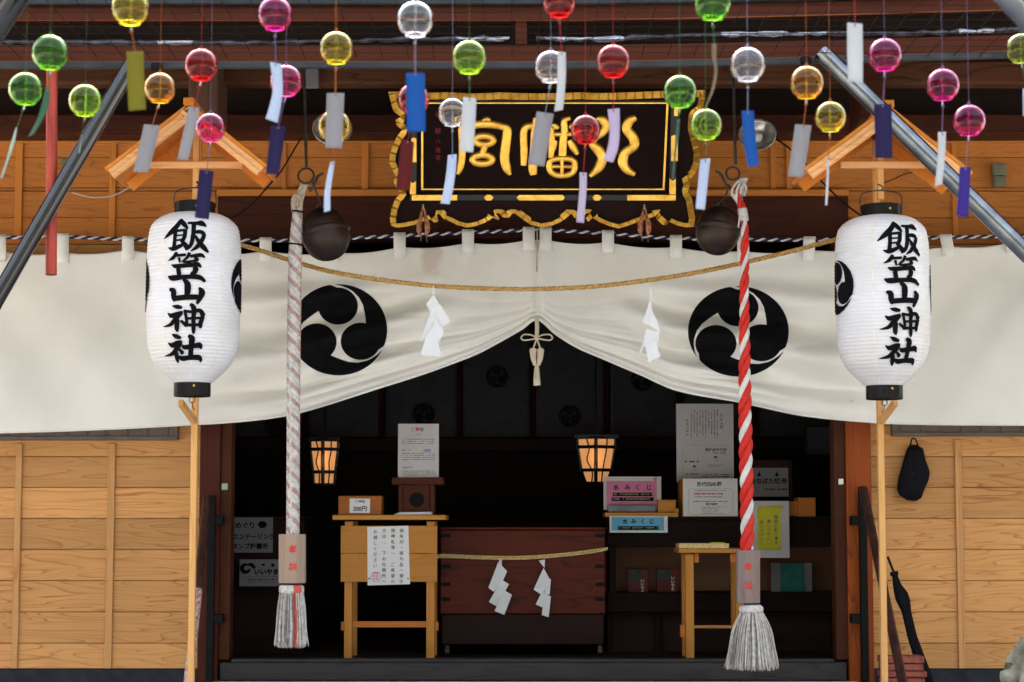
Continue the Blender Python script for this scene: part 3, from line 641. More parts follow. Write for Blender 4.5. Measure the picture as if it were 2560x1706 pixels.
for k in range(0, 36): mb.beam((-2.3, -2.5 - k * 0.1, ZM), (2.3, -2.5 - k * 0.1, ZM), 0.002, 0.002)
for k in range(-23, 24): mb.beam((k * 0.1, -2.4, ZM + 0.004), (k * 0.1, -6.0, ZM + 0.004), 0.002, 0.002)
mb.build('wire_mesh', M['black_m'], fr)
# red pole hanging at the left
mb = MB(); a = P(130, 165, -2.5); b = P(128, 688, -2.5); mb.tube([a, b], 0.0215, 16, cap=False); mb.tube([b + Vector((0, 0, 0.02)), b], 0.0175, 16, m=1)
mb.tube([a, a + Vector((0, 0, -0.003))], 0.0213, 16)
for q in (300, 500): mb.lathe([(0.0217, -0.004), (0.0228, 0), (0.0217, 0.004)], P(129, q, -2.5), 16)
tag(mb.build('bamboo_pole', [M['red_pole'], M['void']]), 'red brown bamboo pole hanging upright beside the left steel brace', 'pole')

# ================================================================== CURTAIN
CY = -0.24
TOP = [(-400, 634), (0, 628), (157, 632), (320, 624), (490, 634), (664, 627), (830, 632), (999, 618), (1170, 607), (1343, 599), (1520, 606), (1690, 618), (1860, 628), (2022, 625), (2200, 618), (2370, 617), (2530, 606), (2960, 600)]
BOT = [(-400, 1087), (0, 1083), (250, 1075), (480, 1063), (600, 1055), (716, 1040), (800, 1018), (950, 970), (1050, 938), (1140, 905), (1200, 880), (1300, 824), (1343, 797), (1390, 834), (1440, 866), (1507, 896), (1600, 936), (1692, 976), (1849, 1006), (1880, 1013), (2009, 1040), (2181, 1057), (2300, 1062), (2560, 1064), (2960, 1064)]
TABS = [-170, 0, 157, 320, 490, 664, 832, 999, 1170, 1322, 1364, 1520, 1690, 1858, 2022, 2195, 2370, 2530, 2700]
def sst(a, b, x):
    t = min(1, max(0, (x - a) / (b - a))); return t * t * (3 - 2 * t)
def cur_top(x):
    y = interp(TOP, x)
    for a, b in zip(TABS, TABS[1:]):
        if a <= x <= b: y += 7 * math.sin(math.pi * (x - a) / (b - a)) * (min(1, (b - a) / 150))
    return y
def cur_y(px, py):
    """fold depth of the curtain (metres towards the viewer are negative)"""
    d = smooth_interp(BOT, px) - py; dx = abs(px - 1343); side = -1 if px < 1343 else 1
    lam = 9 + 0.13 * dx ** 0.98
    fade = math.exp(-max(d, 0) / (2.0 * lam)) * (1 - sst(500, 1000, dx))
    y = 0.50 * lam * 0.002 * (0.62 - abs(math.sin(math.pi * (max(d, 0) / lam) ** 0.85 + 0.5))) * fade
    # second set of finer pleats near the gather
    y += 0.34 * lam * 0.002 * (0.6 - abs(math.sin(math.pi * max(d, 0) / (lam * 0.47) + 1.0 + dx * 0.004))) * math.exp(-max(d, 0) / (1.0 * lam)) * (1 - sst(350, 750, dx))
    # swags falling from the upper tabs towards the gather
    u = d / (120 + 0.18 * dx)
    y += 0.062 * math.sin(3.4 * u * math.pi + 0.006 * dx) * sst(150, 420, dx) * (1 - sst(650, 1000, dx)) * sst(15, 90, d) * sst(40, 160, py - 630)
    # puckers below the centre seam
    y += -0.020 * math.exp(-((px - 1343) / 34) ** 2) * sst(600, 640, py)
    y += 0.016 * math.exp(-((px - 1343) / 10) ** 2) * sst(600, 640, py)
    y += 0.012 * math.exp(-((dx - 95) / 34) ** 2) * sst(640, 760, py)
    # tension folds from tabs
    dt = py - cur_top(px)
    for tb in TABS:
        q = px - tb
        if abs(q) < 140:
            y += -0.007 * math.exp(-(q / (12 + 0.28 * max(dt, 0))) ** 2) * math.exp(-max(dt, 0) / 85)
    # broad slow ripples on the outer parts
    y += 0.022 * math.sin(px * 0.0125 + py * 0.011 + 1) * sst(560, 900, dx) + 0.009 * math.sin(px * 0.021 - py * 0.017 + 2.2) * sst(500, 800, dx) * sst(20, 150, dt)
    y += 0.004 * math.sin(px * 0.047 + py * 0.03) * sst(40, 160, dt)
    return CY + y
cur = thing('shrine_curtain', P(1343, 800, CY), 'cream canvas curtain with two black crests gathered up at the centre', 'curtain')
mb = MB()
def cfn(u, v):
    # denser columns near the gather
    px = -400 + 3360 * u
    t = cur_top(px); b = smooth_interp(BOT, px); py = b - (b - t) * (v ** 1.25)
    return P(px, py, cur_y(px, py))
mb.grid(cfn, 840, 120)
mb.build('cloth', M['cloth'], cur, solid=0.002)
# hem along the bottom edge: a soft roll
mb = MB(); pts = []
for k in range(0, 421):
    px = -400 + 3360 * k / 420; py = smooth_interp(BOT, px) - 1; pts.append(P(px, py, cur_y(px, py) - 0.001))
mb.tube(pts, [0.004 + 0.007 * math.exp(-abs(-400 + 3360 * k / 420 - 1343) / 260) for k in range(421)], 8); mb.build('hem', M['cloth'], cur)
for tb in TABS[1:-1]:
    mb = MB(); ty = interp(TOP, tb); yt = interp([(0, 592), (157, 590), (320, 597), (664, 600), (999, 588), (1170, 580), (1343, 573), (1520, 582), (1690, 594), (2022, 598), (2370, 592), (2560, 588)], tb)
    hw = 15; lean = {2022: 2, 2370: -6}.get(tb, 0)
    yb = ty + 26; pl = []
    def q(px, py, dy): return P(px, py, CY + dy)
    fr_ = [(-hw + lean, yt - 4, -0.016), (hw + lean, yt - 4, -0.016)]
    rows = [(yt - 5, 0.004, lean), (yt - 6, -0.012, lean), (yt + 4, -0.019, lean * .8), (ty + 3, -0.022, 0), (yb, None, 0)]
    vs = []
    for (py, dy, ln) in rows:
        for sgn in (-1, 0, 1):
            px = tb + sgn * hw + ln
            vs.append(P(px, py, (cur_y(px, py) - 0.004) if dy is None else CY + dy))
    mb.add(vs, [(r * 3 + c, r * 3 + c + 1, r * 3 + c + 4, r * 3 + c + 3) for r in range(4) for c in range(2)], 0, True)
    mb.build('tab', M['cloth'], cur, solid=0.002)
# crests
def comma_polys(Rx, Ry):
    """three commas of the swirl crest, unit radius, y up; the point list of one comma rotated"""
    out = []
    for k in range(3):
        ph = R(-29 + 120 * k); pts = []
        hc = (0.52 * math.cos(ph), 0.52 * math.sin(ph)); hr = 0.408
        def pol(r, a): pts.append((r * math.cos(ph + a), r * math.sin(ph + a)))
        for i in range(31): pol(1.0, R(9 + (123 - 9) * i / 30))               # outer rim up to the tail tip
        for r, a in ((0.965, 115), (0.93, 107), (0.897, 100), (0.824, 88), (0.74, 76), (0.663, 65.5), (0.61, 54), (0.582, 44)): pol(r, R(a))
        a0 = 105; a1 = 360 + 2
        for i in range(37):                                                   # round the head, on the inner side, back to the rim
            a = ph + R(a0 + (a1 - a0) * i / 36); pts.append((hc[0] + hr * math.cos(a), hc[1] + hr * math.sin(a)))
        for r, a in ((0.955, 4), (0.985, 7)): pol(r, R(a))
        out.append([(x * Rx, y * Ry) for x, y in pts])
    return out
def crest_on_curtain(cx, cy, rx, ry):
    mb = MB()
    def fm(x, y, l):
        px = cx + x; py = cy - y; p = P(px, py, cur_y(px, py)); d = ray(px, py).normalized(); return p - d * 0.0035
    decal_polys(mb, [poly_tri(p) for p in comma_polys(rx, ry)], fm, cut=(7, 5)); mb.build('crest', M['ink'], cur, normals=False)
crest_on_curtain(846, 825, 122, 114); crest_on_curtain(1846, 829, 126, 113)
# rope threaded through the tabs
rp = [P(x, y, CY + 0.0 - 0.006) for x, y in [(-400, 590), (0, 594), (157, 592), (320, 599), (490, 598), (664, 602), (832, 597), (999, 590), (1170, 582), (1343, 576), (1520, 584), (1690, 596), (2022, 600), (2370, 594), (2560, 590), (2900, 588)]]
mb = MB(); rope(mb, curve_pts(rp, 8), [0, 1], 0.0046, 0.0056, 0.062, 6, 10)
tag(mb.build('curtain_rope', [M['navy_s'], M['white_s']]), 'navy and white twisted rope along the top of the curtain', 'rope')
# gathered cord tassel at the apex
ag = thing('curtain_tassel', P(1343, 965, CY - 0.05), 'cream knotted cord with bow and tassel hanging at the curtain apex', 'tassel')
TY = CY - 0.06
mb = MB(); mb.tube([P(1341, 790, TY), P(1343, 818, TY), P(1342, 845, TY)], 0.010, 8); mb.build('cord', M['cord_c'], ag)
mb = MB()
for s in (-1, 1):
    mb.tube(curve_pts([P(1342 + s * x, y, TY - 0.005) for x, y in ((0, 845), (14, 838), (32, 837), (39, 845), (32, 851), (14, 849), (0, 846))], 6), 0.0042, 6)
    mb.tube(curve_pts([P(1342 + s * x, y, TY) for x, y in ((0, 846), (4, 858), (9, 872))], 6), 0.0045, 6)
mb.lathe([(0, -0.012), (0.011, -0.006), (0.012, 0.004), (0, 0.012)], P(1342, 845, TY - 0.006), 12)
mb.build('bow', M['cord_c'], ag)
mb = MB()
for s in (-1, 1):
    mb.tube([P(1342 + s * 9, 871, TY), P(1342 + s * 9.5, 880, TY), P(1342 + s * 8, 898, TY), P(1342 + s * 4.5, 914, TY)], [0.013, 0.017, 0.014, 0.008], 10)
    mb.tube([P(1342 + s * 9, 874, TY - 0.002), P(1342 + s * 9, 878, TY - 0.002)], [0.019, 0.019], 10)
mb.build('knot', M['cord_c'], ag)
mb = MB(); mb.tube([P(1342, 912, TY), P(1342, 925, TY), P(1342, 950, TY), P(1343, 964, TY)], [0.008, 0.013, 0.017, 0.018], 14); mb.build('fringe', M['cord_c'], ag)
mb = MB(); mb.tube([P(1343, 575, CY - 0.03), P(1343, 600, CY - 0.035), P(1342, 680, CY - 0.04)], 0.0035, 6); tag(mb.build('tie_string', M['tan_s']), 'thin tan string hanging down the centre seam of the curtain', 'string')

# ================================================================== LANTERN STANDS
def lantern_stand(side, apex, le, re_, post_px, label):
    FY, BY = -1.78, -1.42
    st = thing('lantern_stand', (P(post_px, 1500, -1.42).x, -1.42, 0.01), label, 'lantern stand', 'lantern stands beside the doorway')
    A = P(apex[0], apex[1], FY)
    for k, e in enumerate((le, re_)):
        E = P(e[0], e[1], FY); d = (E - A).normalized(); nrm = Vector((-d.z, 0, d.x)); nrm = nrm if nrm.z < 0 else -nrm
        # roof board (top), underside shows behind the bargeboard
        mb = MB(); mb.prism([A + nrm * 0.0, E, E + nrm * 0.016, A + nrm * 0.016], (0, BY - FY, 0)); mb.build('roof_board', M['hinoki_d'], st, bevel=0.002)
        mb = MB(); a = A + nrm * 0.017; b = E + nrm * 0.017 - d * 0.006
        mb.prism([a, b, b + nrm * 0.044, a + nrm * 0.044], (0, 0.02, 0)); mb.prism([v + Vector((0, -0.007, 0)) for v in (a + nrm * 0.022, b + nrm * 0.022 - d * 0.0, b + nrm * 0.040, a + nrm * 0.040)], (0, 0.0065, 0))
        mb.build('bargeboard', M['hinoki_x'], st, bevel=0.002)
        mb = MB(); a = A + nrm * 0.017 + Vector((0, BY - FY - 0.02, 0)) + d * 0.03; b = E + nrm * 0.017 + Vector((0, BY - FY - 0.02, 0)) - d * 0.02
        mb.prism([a, b, b + nrm * 0.05, a + nrm * 0.05], (0, 0.02, 0)); mb.build('rear_bargeboard', M['hinoki_d'], st, bevel=0.002)
    # ridge end
    mb = MB(); mb.box(A.x - 0.022, A.x + 0.022, FY - 0.006, BY + 0.01, A.z - 0.012, A.z + 0.020); mb.build('ridge_cap', M['hinoki_d'], st, bevel=0.003)
    cz = P(apex[0], 404, -1.6).z; cx = A.x
    xl = P(le[0] + 95, 412, -1.6).x; xr = P(re_[0] - 62, 412, -1.6).x
    mb = MB(); mb.box(xl, xr, -1.6, -1.575, cz - 0.027, cz); mb.build('crossbar', M['hinoki_x'], st, bevel=0.002)
    xp = P(post_px, 1300, -1.42).x
    mb = MB(); mb.box(xp - 0.0135, xp + 0.0135, -1.42, -1.39, 0.01, A.z - 0.07); mb.build('post', M['hinoki_v'], st, bevel=0.002)
    mb = MB(); mb.box(cx - 0.013, cx + 0.013, -1.574, -1.548, P(apex[0], 500, -1.56).z, A.z - 0.06); mb.build('king_post', M['hinoki_v'], st, bevel=0.002)
    mb = MB(); mb.beam((cx, -1.545, cz + 0.01), (xp, -1.425, cz + 0.01), 0.025, 0.03); mb.build('arm', M['hinoki_d'], st)
    mb = MB(); bz = P(post_px, 1012, -1.45).z; s = -side
    mb.beam((xp, -1.43, bz - 0.07), (xp + side * 0.03, -1.60, bz), 0.022, 0.028); mb.build('bracket', M['hinoki_v'], st, bevel=0.002)
    return st
lantern_stand(-1, (472, 256), (260, 420), (668, 412), 482, 'pale wooden lantern stand with small gabled roof left of the doorway')
lantern_stand(1, (2222, 262), (2008, 420), (2434, 430), 2206, 'pale wooden lantern stand with small gabled roof right of the doorway')

# ================================================================== PAPER LANTERNS
S1 = [
 [(560,170,90),(480,300,110),(350,430,110),(200,552,20)], [(530,170,100),(640,270,100),(710,360,50)], [(455,400,90),(450,600,80),(430,770,90)],
 [(450,405,55),(650,385,60)], [(665,380,90),(655,520,85),(600,640,80)], [(480,500,32),(640,488,36)], [(480,600,36),(630,582,46)],
 [(310,745,18),(430,770,95),(600,700,75),(650,665,60)], [(640,640,60),(700,740,110),(690,800,40)], [(715,235,50),(900,240,80),(1010,240,120),(1095,300,30)],
 [(840,260,100),(830,450,90),(800,650,85),(745,755,60),(680,805,14)], [(860,430,70),(980,420,85),(1045,480,85),(1000,600,90),(900,740,85),(785,822,18)], [(870,500,46),(940,620,90),(1040,740,110),(1135,832,45)],
 [(500,850,70),(430,950,80),(315,1012,15)], [(500,912,60),(680,898,60)], [(550,960,60),(570,1050,40)], [(760,860,70),(720,950,60),(650,1010,46),(600,1045,18)],
 [(780,930,60),(900,910,80),(1000,900,80),(1062,945,40)], [(860,960,40),(920,990,70),(850,1020,50),(700,1045,36)], [(395,1095,18),(490,1130,90),(750,1112,85),(920,1090,95),(992,1145,40)],
 [(640,1050,40),(790,1040,70)], [(540,1180,95),(560,1300,95)], [(860,1160,120),(900,1200,90),(820,1310,110)], [(325,1330,26),(430,1370,120),(700,1350,90),(950,1352,105),(1075,1435,60)]]
S2 = [
 [(620,-80,60),(690,0,115),(700,100,125),(690,230,100)], [(345,110,60),(420,140,110),(430,260,100),(450,330,70)], [(430,290,100),(650,268,105),(850,262,105),(930,270,90)], [(915,80,46),(965,160,125),(940,260,100),(880,380,60)],
 [(405,430,18),(500,450,85),(590,465,60)], [(312,568,18),(390,620,95),(500,590,85),(600,560,70)], [(590,570,70),(480,680,95),(370,790,75),(205,830,10)], [(510,700,90),(500,860,95),(515,930,40)], [(580,720,50),(690,815,80)],
 [(650,520,60),(680,660,60),(700,820,60)], [(640,530,55),(780,548,60),(930,520,80),(1015,605,60)], [(960,540,90),(985,640,80),(950,760,90),(950,850,60)], [(690,678,50),(960,662,50)], [(700,805,60),(950,795,60)],
 [(755,400,60),(820,480,100),(815,700,80),(820,900,80),(820,970,30)], [(400,975,18),(480,1020,90),(570,1050,60)], [(308,1138,18),(390,1190,95),(500,1150,95),(590,1130,70)], [(580,1150,70),(480,1260,95),(370,1350,75),(165,1390,10)],
 [(460,1330,95),(460,1450,95),(460,1515,40)], [(540,1270,50),(600,1340,85)], [(725,1010,60),(790,1060,120),(780,1200,105),(765,1390,105)], [(605,1200,55),(660,1230,90),(850,1200,95),(940,1190,115),(982,1245,50)],
 [(510,1400,50),(580,1440,95),(750,1422,90),(950,1422,105),(1005,1495,50)]]
TXT = [[(2150 + x / 8.25, 550 + y / 8.25, w_ / 8.25) for x, y, w_ in s] for s in S1] + [[(2150 + x / 7.84, 730 + y / 7.84, w_ / 7.84) for x, y, w_ in s] for s in S2]
def make_lantern(cx, top, yaw_txt, yaw_crest, label):
    LY = -1.68; k = mpp(LY); c = P(cx, top + 245, LY)
    ln = thing('paper_lantern', (c.x, LY, c.z - 0.41), label, 'paper lantern', 'large paper lanterns beside the doorway')
    H = lambda py: c.z + (245 - py) * k      # py measured from the top of the cap
    prof = [(29, 50), (34, 72), (45, 92), (62, 108), (85, 114), (115, 117), (170, 117.5), (240, 118), (310, 117), (355, 114), (385, 107), (410, 95), (430, 78), (446, 60), (457, 48)]
    def rad(t):  # t px from top
        r = smooth_interp(prof, t) * k; ph = (t - 29) / (428 / 46.0); return r - 0.0022 * (1 - abs(math.sin(math.pi * ph)))
    mb = MB(); pr = [(rad(29 + 428 * i / 276), H(29 + 428 * i / 276) - c.z) for i in range(277)]
    mb.lathe(pr, (c.x, LY, c.z), 64); mb.build('paper_body', M['lantern'], ln)
    # vertical seams
    mb = MB()
    for a in (-28, 8, 44, 116, 188, 260): 
        mb.tube([Vector((c.x + (rad(t) - 0.0005) * math.sin(R(a + yaw_txt * 0.5)), LY - (rad(t) - 0.0005) * math.cos(R(a + yaw_txt * 0.5)), H(t))) for t in range(32, 456, 6)], 0.0016, 5)
    mb.build('seam', M['tan_seam'], ln)
    mb = MB(); mb.lathe([(0.0, H(28) - c.z), (50 * k, H(28) - c.z), (51 * k, H(30) - c.z), (51.5 * k, H(2) - c.z), (49 * k, H(0) - c.z), (46 * k, H(2) - c.z), (46 * k, H(20) - c.z)], (c.x, LY, c.z), 48, smooth=False); mb.build('top_ring', M['black'], ln)
    mb = MB(); mb.lathe([(46 * k, H(472) - c.z), (46 * k, H(489) - c.z), (45 * k, H(491) - c.z), (42 * k, H(491) - c.z), (42 * k, H(478) - c.z), (0, H(478) - c.z)], (c.x, LY, c.z), 48, smooth=False); mb.lathe([(0, H(457) - c.z), (46 * k, H(457) - c.z), (46 * k, H(472.01) - c.z)], (c.x, LY, c.z), 48, smooth=False); mb.build('bottom_ring', M['black'], ln)
    mb = MB()
    for t, r in ((15, 52), (466, 46.6)): 
        a = R(14); q = Vector((c.x + r * k * math.sin(a), LY - r * k * math.cos(a), H(t))); mb.lathe([(0, -0.006), (0.005, -0.003), (0.005, 0.003), (0, 0.006)], q, 8)
    mb.build('rivet', M['gold'], ln)
    # wire handle
    mb = MB(); h = 47 * k
    mb.tube(curve_pts([(c.x - 52 * k, LY, H(14)), (c.x - 53 * k, LY, H(-12)), (c.x - 46 * k, LY, H(-30)), (c.x - 20 * k, LY, H(-37)), (c.x, LY, H(-38)), (c.x + 20 * k, LY, H(-37)), (c.x + 46 * k, LY, H(-30)), (c.x + 53 * k, LY, H(-12)), (c.x + 52 * k, LY, H(14))], 5), 0.0028, 6)
    mb.tube(curve_pts([(c.x, LY + 0.006, H(-38)), (c.x + 0.012, LY + 0.01, H(-46)), (c.x, LY + 0.03, H(-56)), (c.x, LY + 0.075, H(-60))], 5), 0.003, 6); mb.build('handle', M['iron'], ln)
    mb = MB(); mb.tube([Vector((c.x + 0.012 * math.cos(t * 0.6), LY, H(499) + 0.012 * math.sin(t * 0.6))) for t in range(12)], 0.002, 6); mb.tube([(c.x, LY, H(505)), (c.x, LY + 0.01, H(515)), (c.x, LY + 0.06, H(522))], 0.002, 6); mb.build('lower_hook', M['iron'], ln)
    def fm(x, y, l):
        t = (y - 510); a = R(yaw_txt) + (x - 2231) * k / (117 * k); r = rad(min(456, max(30, t))) + 0.0030 + l
        return Vector((c.x + r * math.sin(a), LY - r * math.cos(a), H(t)))
    mb = MB(); polys = []
    for s in TXT:
        L_, R_ = stroke2d(s, 5); n = len(L_)
        polys.append((L_ + R_, [(i, i + 1, n + i + 1, n + i) for i in range(n - 1)]))
    decal_polys(mb, polys, fm, cut=(12, 4.6), dz=0.00006); mb.build('lettering', M['ink'], ln, normals=False)
    for ac in yaw_crest:
        mb = MB()
        def fc(x, y, l):
            t = 212 - y; a = R(ac) + x * 1.0 / 117; r = rad(t) + 0.003; return Vector((c.x + r * math.sin(a), LY - r * math.cos(a), H(t)))
        decal_polys(mb, [poly_tri(p) for p in comma_polys(68, 68)], fc, cut=(9, 4.6)); mb.build('crest', M['ink'], ln, normals=False)
M['tan_seam'] = plain('glued_seam', (0.80, 0.72, 0.58), 0.6)
make_lantern(484, 503, -2, (-91, 93), 'white paper lantern with brushed black writing, hanging left of the doorway')
make_lantern(2207, 510, 12, (-80, 100), 'white paper lantern with brushed black writing, hanging right of the doorway')

# ================================================================== STRAW ROPE with paper streamers across the front
spts = [(478, 590), (600, 612), (716, 648), (820, 678), (950, 700), (1085, 715), (1220, 722), (1343, 723), (1480, 717), (1620, 701), (1740, 682), (1860, 657), (1980, 628), (2095, 598), (2200, 575)]
mb = MB(); rope(mb, curve_pts([P(x, y, -1.37) for x, y in spts], 6), [0, 0, 0], 0.0056, 0.0056, 0.045, 5, 8)
rnd = random.Random(3)
cp = curve_pts([P(x, y, -1.37) for x, y in spts], 12)
for k in range(260):
    p = rnd.choice(cp[6:-6]); d = Vector((rnd.uniform(-1, 1), rnd.uniform(-0.4, 0.4), rnd.uniform(-0.55, 0.35))).normalized() * rnd.uniform(0.006, 0.02); mb.tube([p + d * 0.3, p + d], 0.0005, 3)
tag(mb.build('straw_rope', M['straw']), 'thin tan straw rope sagging across the curtain between the lanterns', 'rope')
def shide(name, label, panels, Y, mat, group):
    """zigzag folded paper: panels are pixel quads, each one slightly in front of the last"""
    mb = MB()
    for i, q in enumerate(panels):
        n = len(q); tw = 0.010 * (1 if i % 2 else -1)
        pts = [P(x, y, Y - 0.003 * i + (tw * (0.5 if j in (1, 2) else -0.5))) for j, (x, y) in enumerate(q)]
        mb.add(pts, [tuple(range(n))], 0)
    o = mb.build(name, mat, solid=0.0006, normals=False); tag(o, label, 'paper streamer', group); return o
def z2(ox, oy, s, pts): return [(ox + x / s, oy + y / s) for x, y in pts]
g_ = 'paper streamers on the tan straw rope'
shide('paper_streamer', 'folded white paper streamer left of centre on the sagging tan rope',
      [z2(600, 450, 2.489, [(1200, 650), (1215, 690), (1210, 722), (1198, 715)]), z2(600, 450, 2.489, [(1158, 772), (1205, 715), (1250, 790), (1200, 850)]), z2(600, 450, 2.489, [(1190, 790), (1245, 775), (1310, 880), (1245, 925)]), z2(600, 450, 2.489, [(1190, 820), (1215, 850), (1180, 985), (1120, 1005)]), z2(600, 450, 2.489, [(1215, 850), (1268, 940), (1240, 1010), (1200, 960)]), z2(600, 450, 2.489, [(1160, 960), (1215, 900), (1250, 1100), (1125, 1090)])], -1.40, M['paper_w'], g_)
shide('paper_streamer', 'crumpled white paper streamer right of centre on the sagging tan rope',
      [z2(1250, 450, 2.489, [(925, 655), (942, 680), (952, 720), (935, 740)]), z2(1250, 450, 2.489, [(935, 740), (950, 820), (940, 905), (888, 890)]), z2(1250, 450, 2.489, [(940, 800), (985, 900), (1000, 950), (930, 905)]), z2(1250, 450, 2.489, [(910, 930), (990, 945), (985, 1040), (895, 1040)]), z2(1250, 450, 2.489, [(900, 1020), (970, 1010), (1000, 1100), (925, 1135)]), z2(1250, 450, 2.489, [(905, 960), (915, 975), (870, 1105), (858, 1100)])], -1.40, M['paper_w'], g_)

# ================================================================== BELL ROPES (suzu) with wooden blocks and tassels
BY_ = -1.52
def suzu(cx, cy, r, tilt, yaw, label, hook_to, bandz=0.05):
    s = thing('crotal_bell', P(cx, cy, BY_ + 0.04), label, 'bell', 'round bronze shrine bells'); k = mpp(BY_)
    Mx = Matrix.Rotation(R(tilt), 3, 'Y') @ Matrix.Rotation(R(-6), 3, 'X'); c = P(cx, cy, BY_ + 0.04); r = r * k
    prof = []
    for i in range(0, 41):
        a = math.pi * i / 40; rr = r * math.sin(a) ** 0.86; z = r * 1.12 * math.cos(a)
        rr += r * 0.085 * math.exp(-((z - r * 0.10) / (r * 0.035)) ** 2) - r * 0.03 * math.exp(-((z - r * 0.0) / (r * 0.03)) ** 2)
        prof.append((max(0, rr), z))
    mb = MB(); mb.lathe(prof, c, 40, M=Mx); mb.build('shell', M['bronze'], s)
    mb = MB()      # sound slit at the bottom with two rounds
    pts = [c + Mx @ Vector((r * 1.003 * math.sin(a) * 0.995, -r * 0.02, -r * 1.125 * math.cos(a))) for a in [(-0.9 + 1.8 * i / 16) for i in range(17)]]
    mb.tube(pts, 0.004, 6); mb.build('slit', M['void'], s)
    mb = MB(); t = c + Mx @ Vector((0, 0, r * 1.10)); 
    mb.tube([t + Vector((0.016 * math.cos(a), 0, 0.016 * math.sin(a) + 0.008)) for a in [2 * math.pi * i / 14 for i in range(15)]], 0.004, 6); mb.build('loop', M['iron'], s)
    mb = MB(); top = t + Vector((0, 0, 0.024)); h = P(*hook_to, BY_); mb.tube(curve_pts([top, top.lerp(h, 0.5) + Vector((0.004, 0, -0.008)), h], 6), 0.004, 6); mb.build('chain', M['iron'], s)
suzu(814, 586, 61, -12, 0, 'dark round bronze bell hanging beside the grey braided rope', (778, 448))
suzu(1795, 577, 56, 9, 0, 'dark round bronze bell hanging beside the red and white rope', (1822, 462))
def hanger(cx, y0, ring, label, rr):
    s = thing('bell_hook', P(cx, ring[1], BY_), label, 'iron hook')
    mb = MB(); mb.tube([P(cx - 3, y0, BY_), P(cx + 4, ring[1] - 22, BY_)], 0.0065, 8); mb.build('rod', M['iron'], s)
    k = mpp(BY_); c = P(ring[0], ring[1], BY_); mb = MB()
    mb.tube([c + Vector((rr * k * math.cos(a), 0.2 * rr * k * math.sin(a), rr * k * math.sin(a))) for a in [2 * math.pi * i / 20 for i in range(21)]], 0.005, 8); mb.build('ring', M['iron'], s)
    sg = 1 if ring[0] < 1280 else -1
    mb = MB(); mb.tube(curve_pts([P(ring[0] + sg * 10, ring[1] + 40, BY_), P(ring[0] + sg * 22, ring[1] + 20, BY_ - 0.01), P(ring[0] + sg * 30, ring[1] + 2, BY_), P(ring[0] + sg * 44, ring[1] - 6, BY_)], 5), [0.005] * 5 + [0.006] * 11, 7); mb.build('claw', M['iron'], s)
hanger(762, 120, (765, 440), 'thin iron rod and ring holding the grey braided rope', 20)
hanger(1835, 120, (1832, 434), 'thin iron rod and hook holding the red and white rope', 17)

def fringe(mb, c, rt, rb, h, n, mats, rnd, red=None, y=None):
    for i in range(n):
        a = rnd.uniform(0, 2 * math.pi); f = math.sqrt(rnd.uniform(0.25, 1)); 
        x0 = rt * math.cos(a) * f; y0 = rt * math.sin(a) * f; w_ = rnd.uniform(0.9, 1.06)
        x1 = rb * math.cos(a) * f * w_; y1 = rb * 0.8 * math.sin(a) * f * w_; hh = h * rnd.uniform(0.93, 1.02) * (1 - 0.05 * f)
        b = rnd.uniform(0.2, 0.8) * (rb - rt) * 0.5
        pts = [Vector((c.x + x0, c.y + y0, c.z)), Vector((c.x + x0 + (x1 - x0) * 0.42 + math.cos(a) * b * 0.3, c.y + y0 + (y1 - y0) * 0.4, c.z - hh * 0.3)), Vector((c.x + x0 + (x1 - x0) * 0.8 + rnd.uniform(-.003, .003), c.y + y1 * 0.8, c.z - hh * 0.7)), Vector((c.x + x1 + rnd.uniform(-.004, .004), c.y + y1, c.z - hh))]
        m = rnd.choice(mats)
        if red and math.sin(a) < 0 and red[0] < x0 / rt < red[1] and rnd.random() < 0.9: m = 3
        elif m == 3: m = 0
        t = rnd.uniform(0.0018, 0.0036); mb.tube(curve_pts(pts, 3), [t * 0.9] * 4 + [t] * 5 + [t * 0.35], 4, m)
# grey braided rope
rs = thing('bell_rope', P(728, 1630, BY_), 'grey and pink braided bell rope with wooden block and frayed tassel', 'bell rope', 'bell ropes hanging in front of the hall')
pl = curve_pts([P(745, 520, BY_), P(739, 600, BY_), P(736, 700, BY_), P(734, 850, BY_), P(733, 1100, BY_), P(732, 1340, BY_)], 8)
mb = MB(); fz = lambda t: min(1, 0.74 + t * 2)
rope(mb, pl, [0, 2, 2, 0, 2, 2], lambda t: 0.0185 * fz(t), lambda t: 0.0104 * fz(t), 0.125, 8, 20)
rope(mb, pl, [2, 2, 0], lambda t: 0.0232 * fz(t), lambda t: 0.0062 * fz(t), -0.125, 6, 20)
mb.tube(pl, 0.018, 8, 1); mb.build('braid', [M['pink_s'], M['grey_s'], M['wht_s2'], M['grey_s']], rs)
mb = MB()
for dx, dz in ((-6, 0), (0, 3), (6, -2), (9, 1)): mb.tube(curve_pts([P(745 + dx * .8, 528, BY_), P(744 + dx * 1.2, 505, BY_ - .005), P(752 + dx, 480, BY_), P(762 + dx * .9, 456, BY_)], 5), 0.0062, 6)
mb.tube(curve_pts([P(733, 530, BY_ - .012), P(732, 500, BY_ - .01), P(740, 488, BY_ - .012), P(752, 500, BY_ - .015), P(752, 525, BY_ - .012)], 5), 0.008, 6); mb.build('rope_loop', M['tan_s'], rs)
mb = MB()
for q in (532, 614): mb.tube([P(744 - (q - 532) * .06, q - 4, BY_), P(743.5 - (q - 532) * .06, q, BY_)], 0.029, 14)
mb.build('binding', M['black_m'], rs)
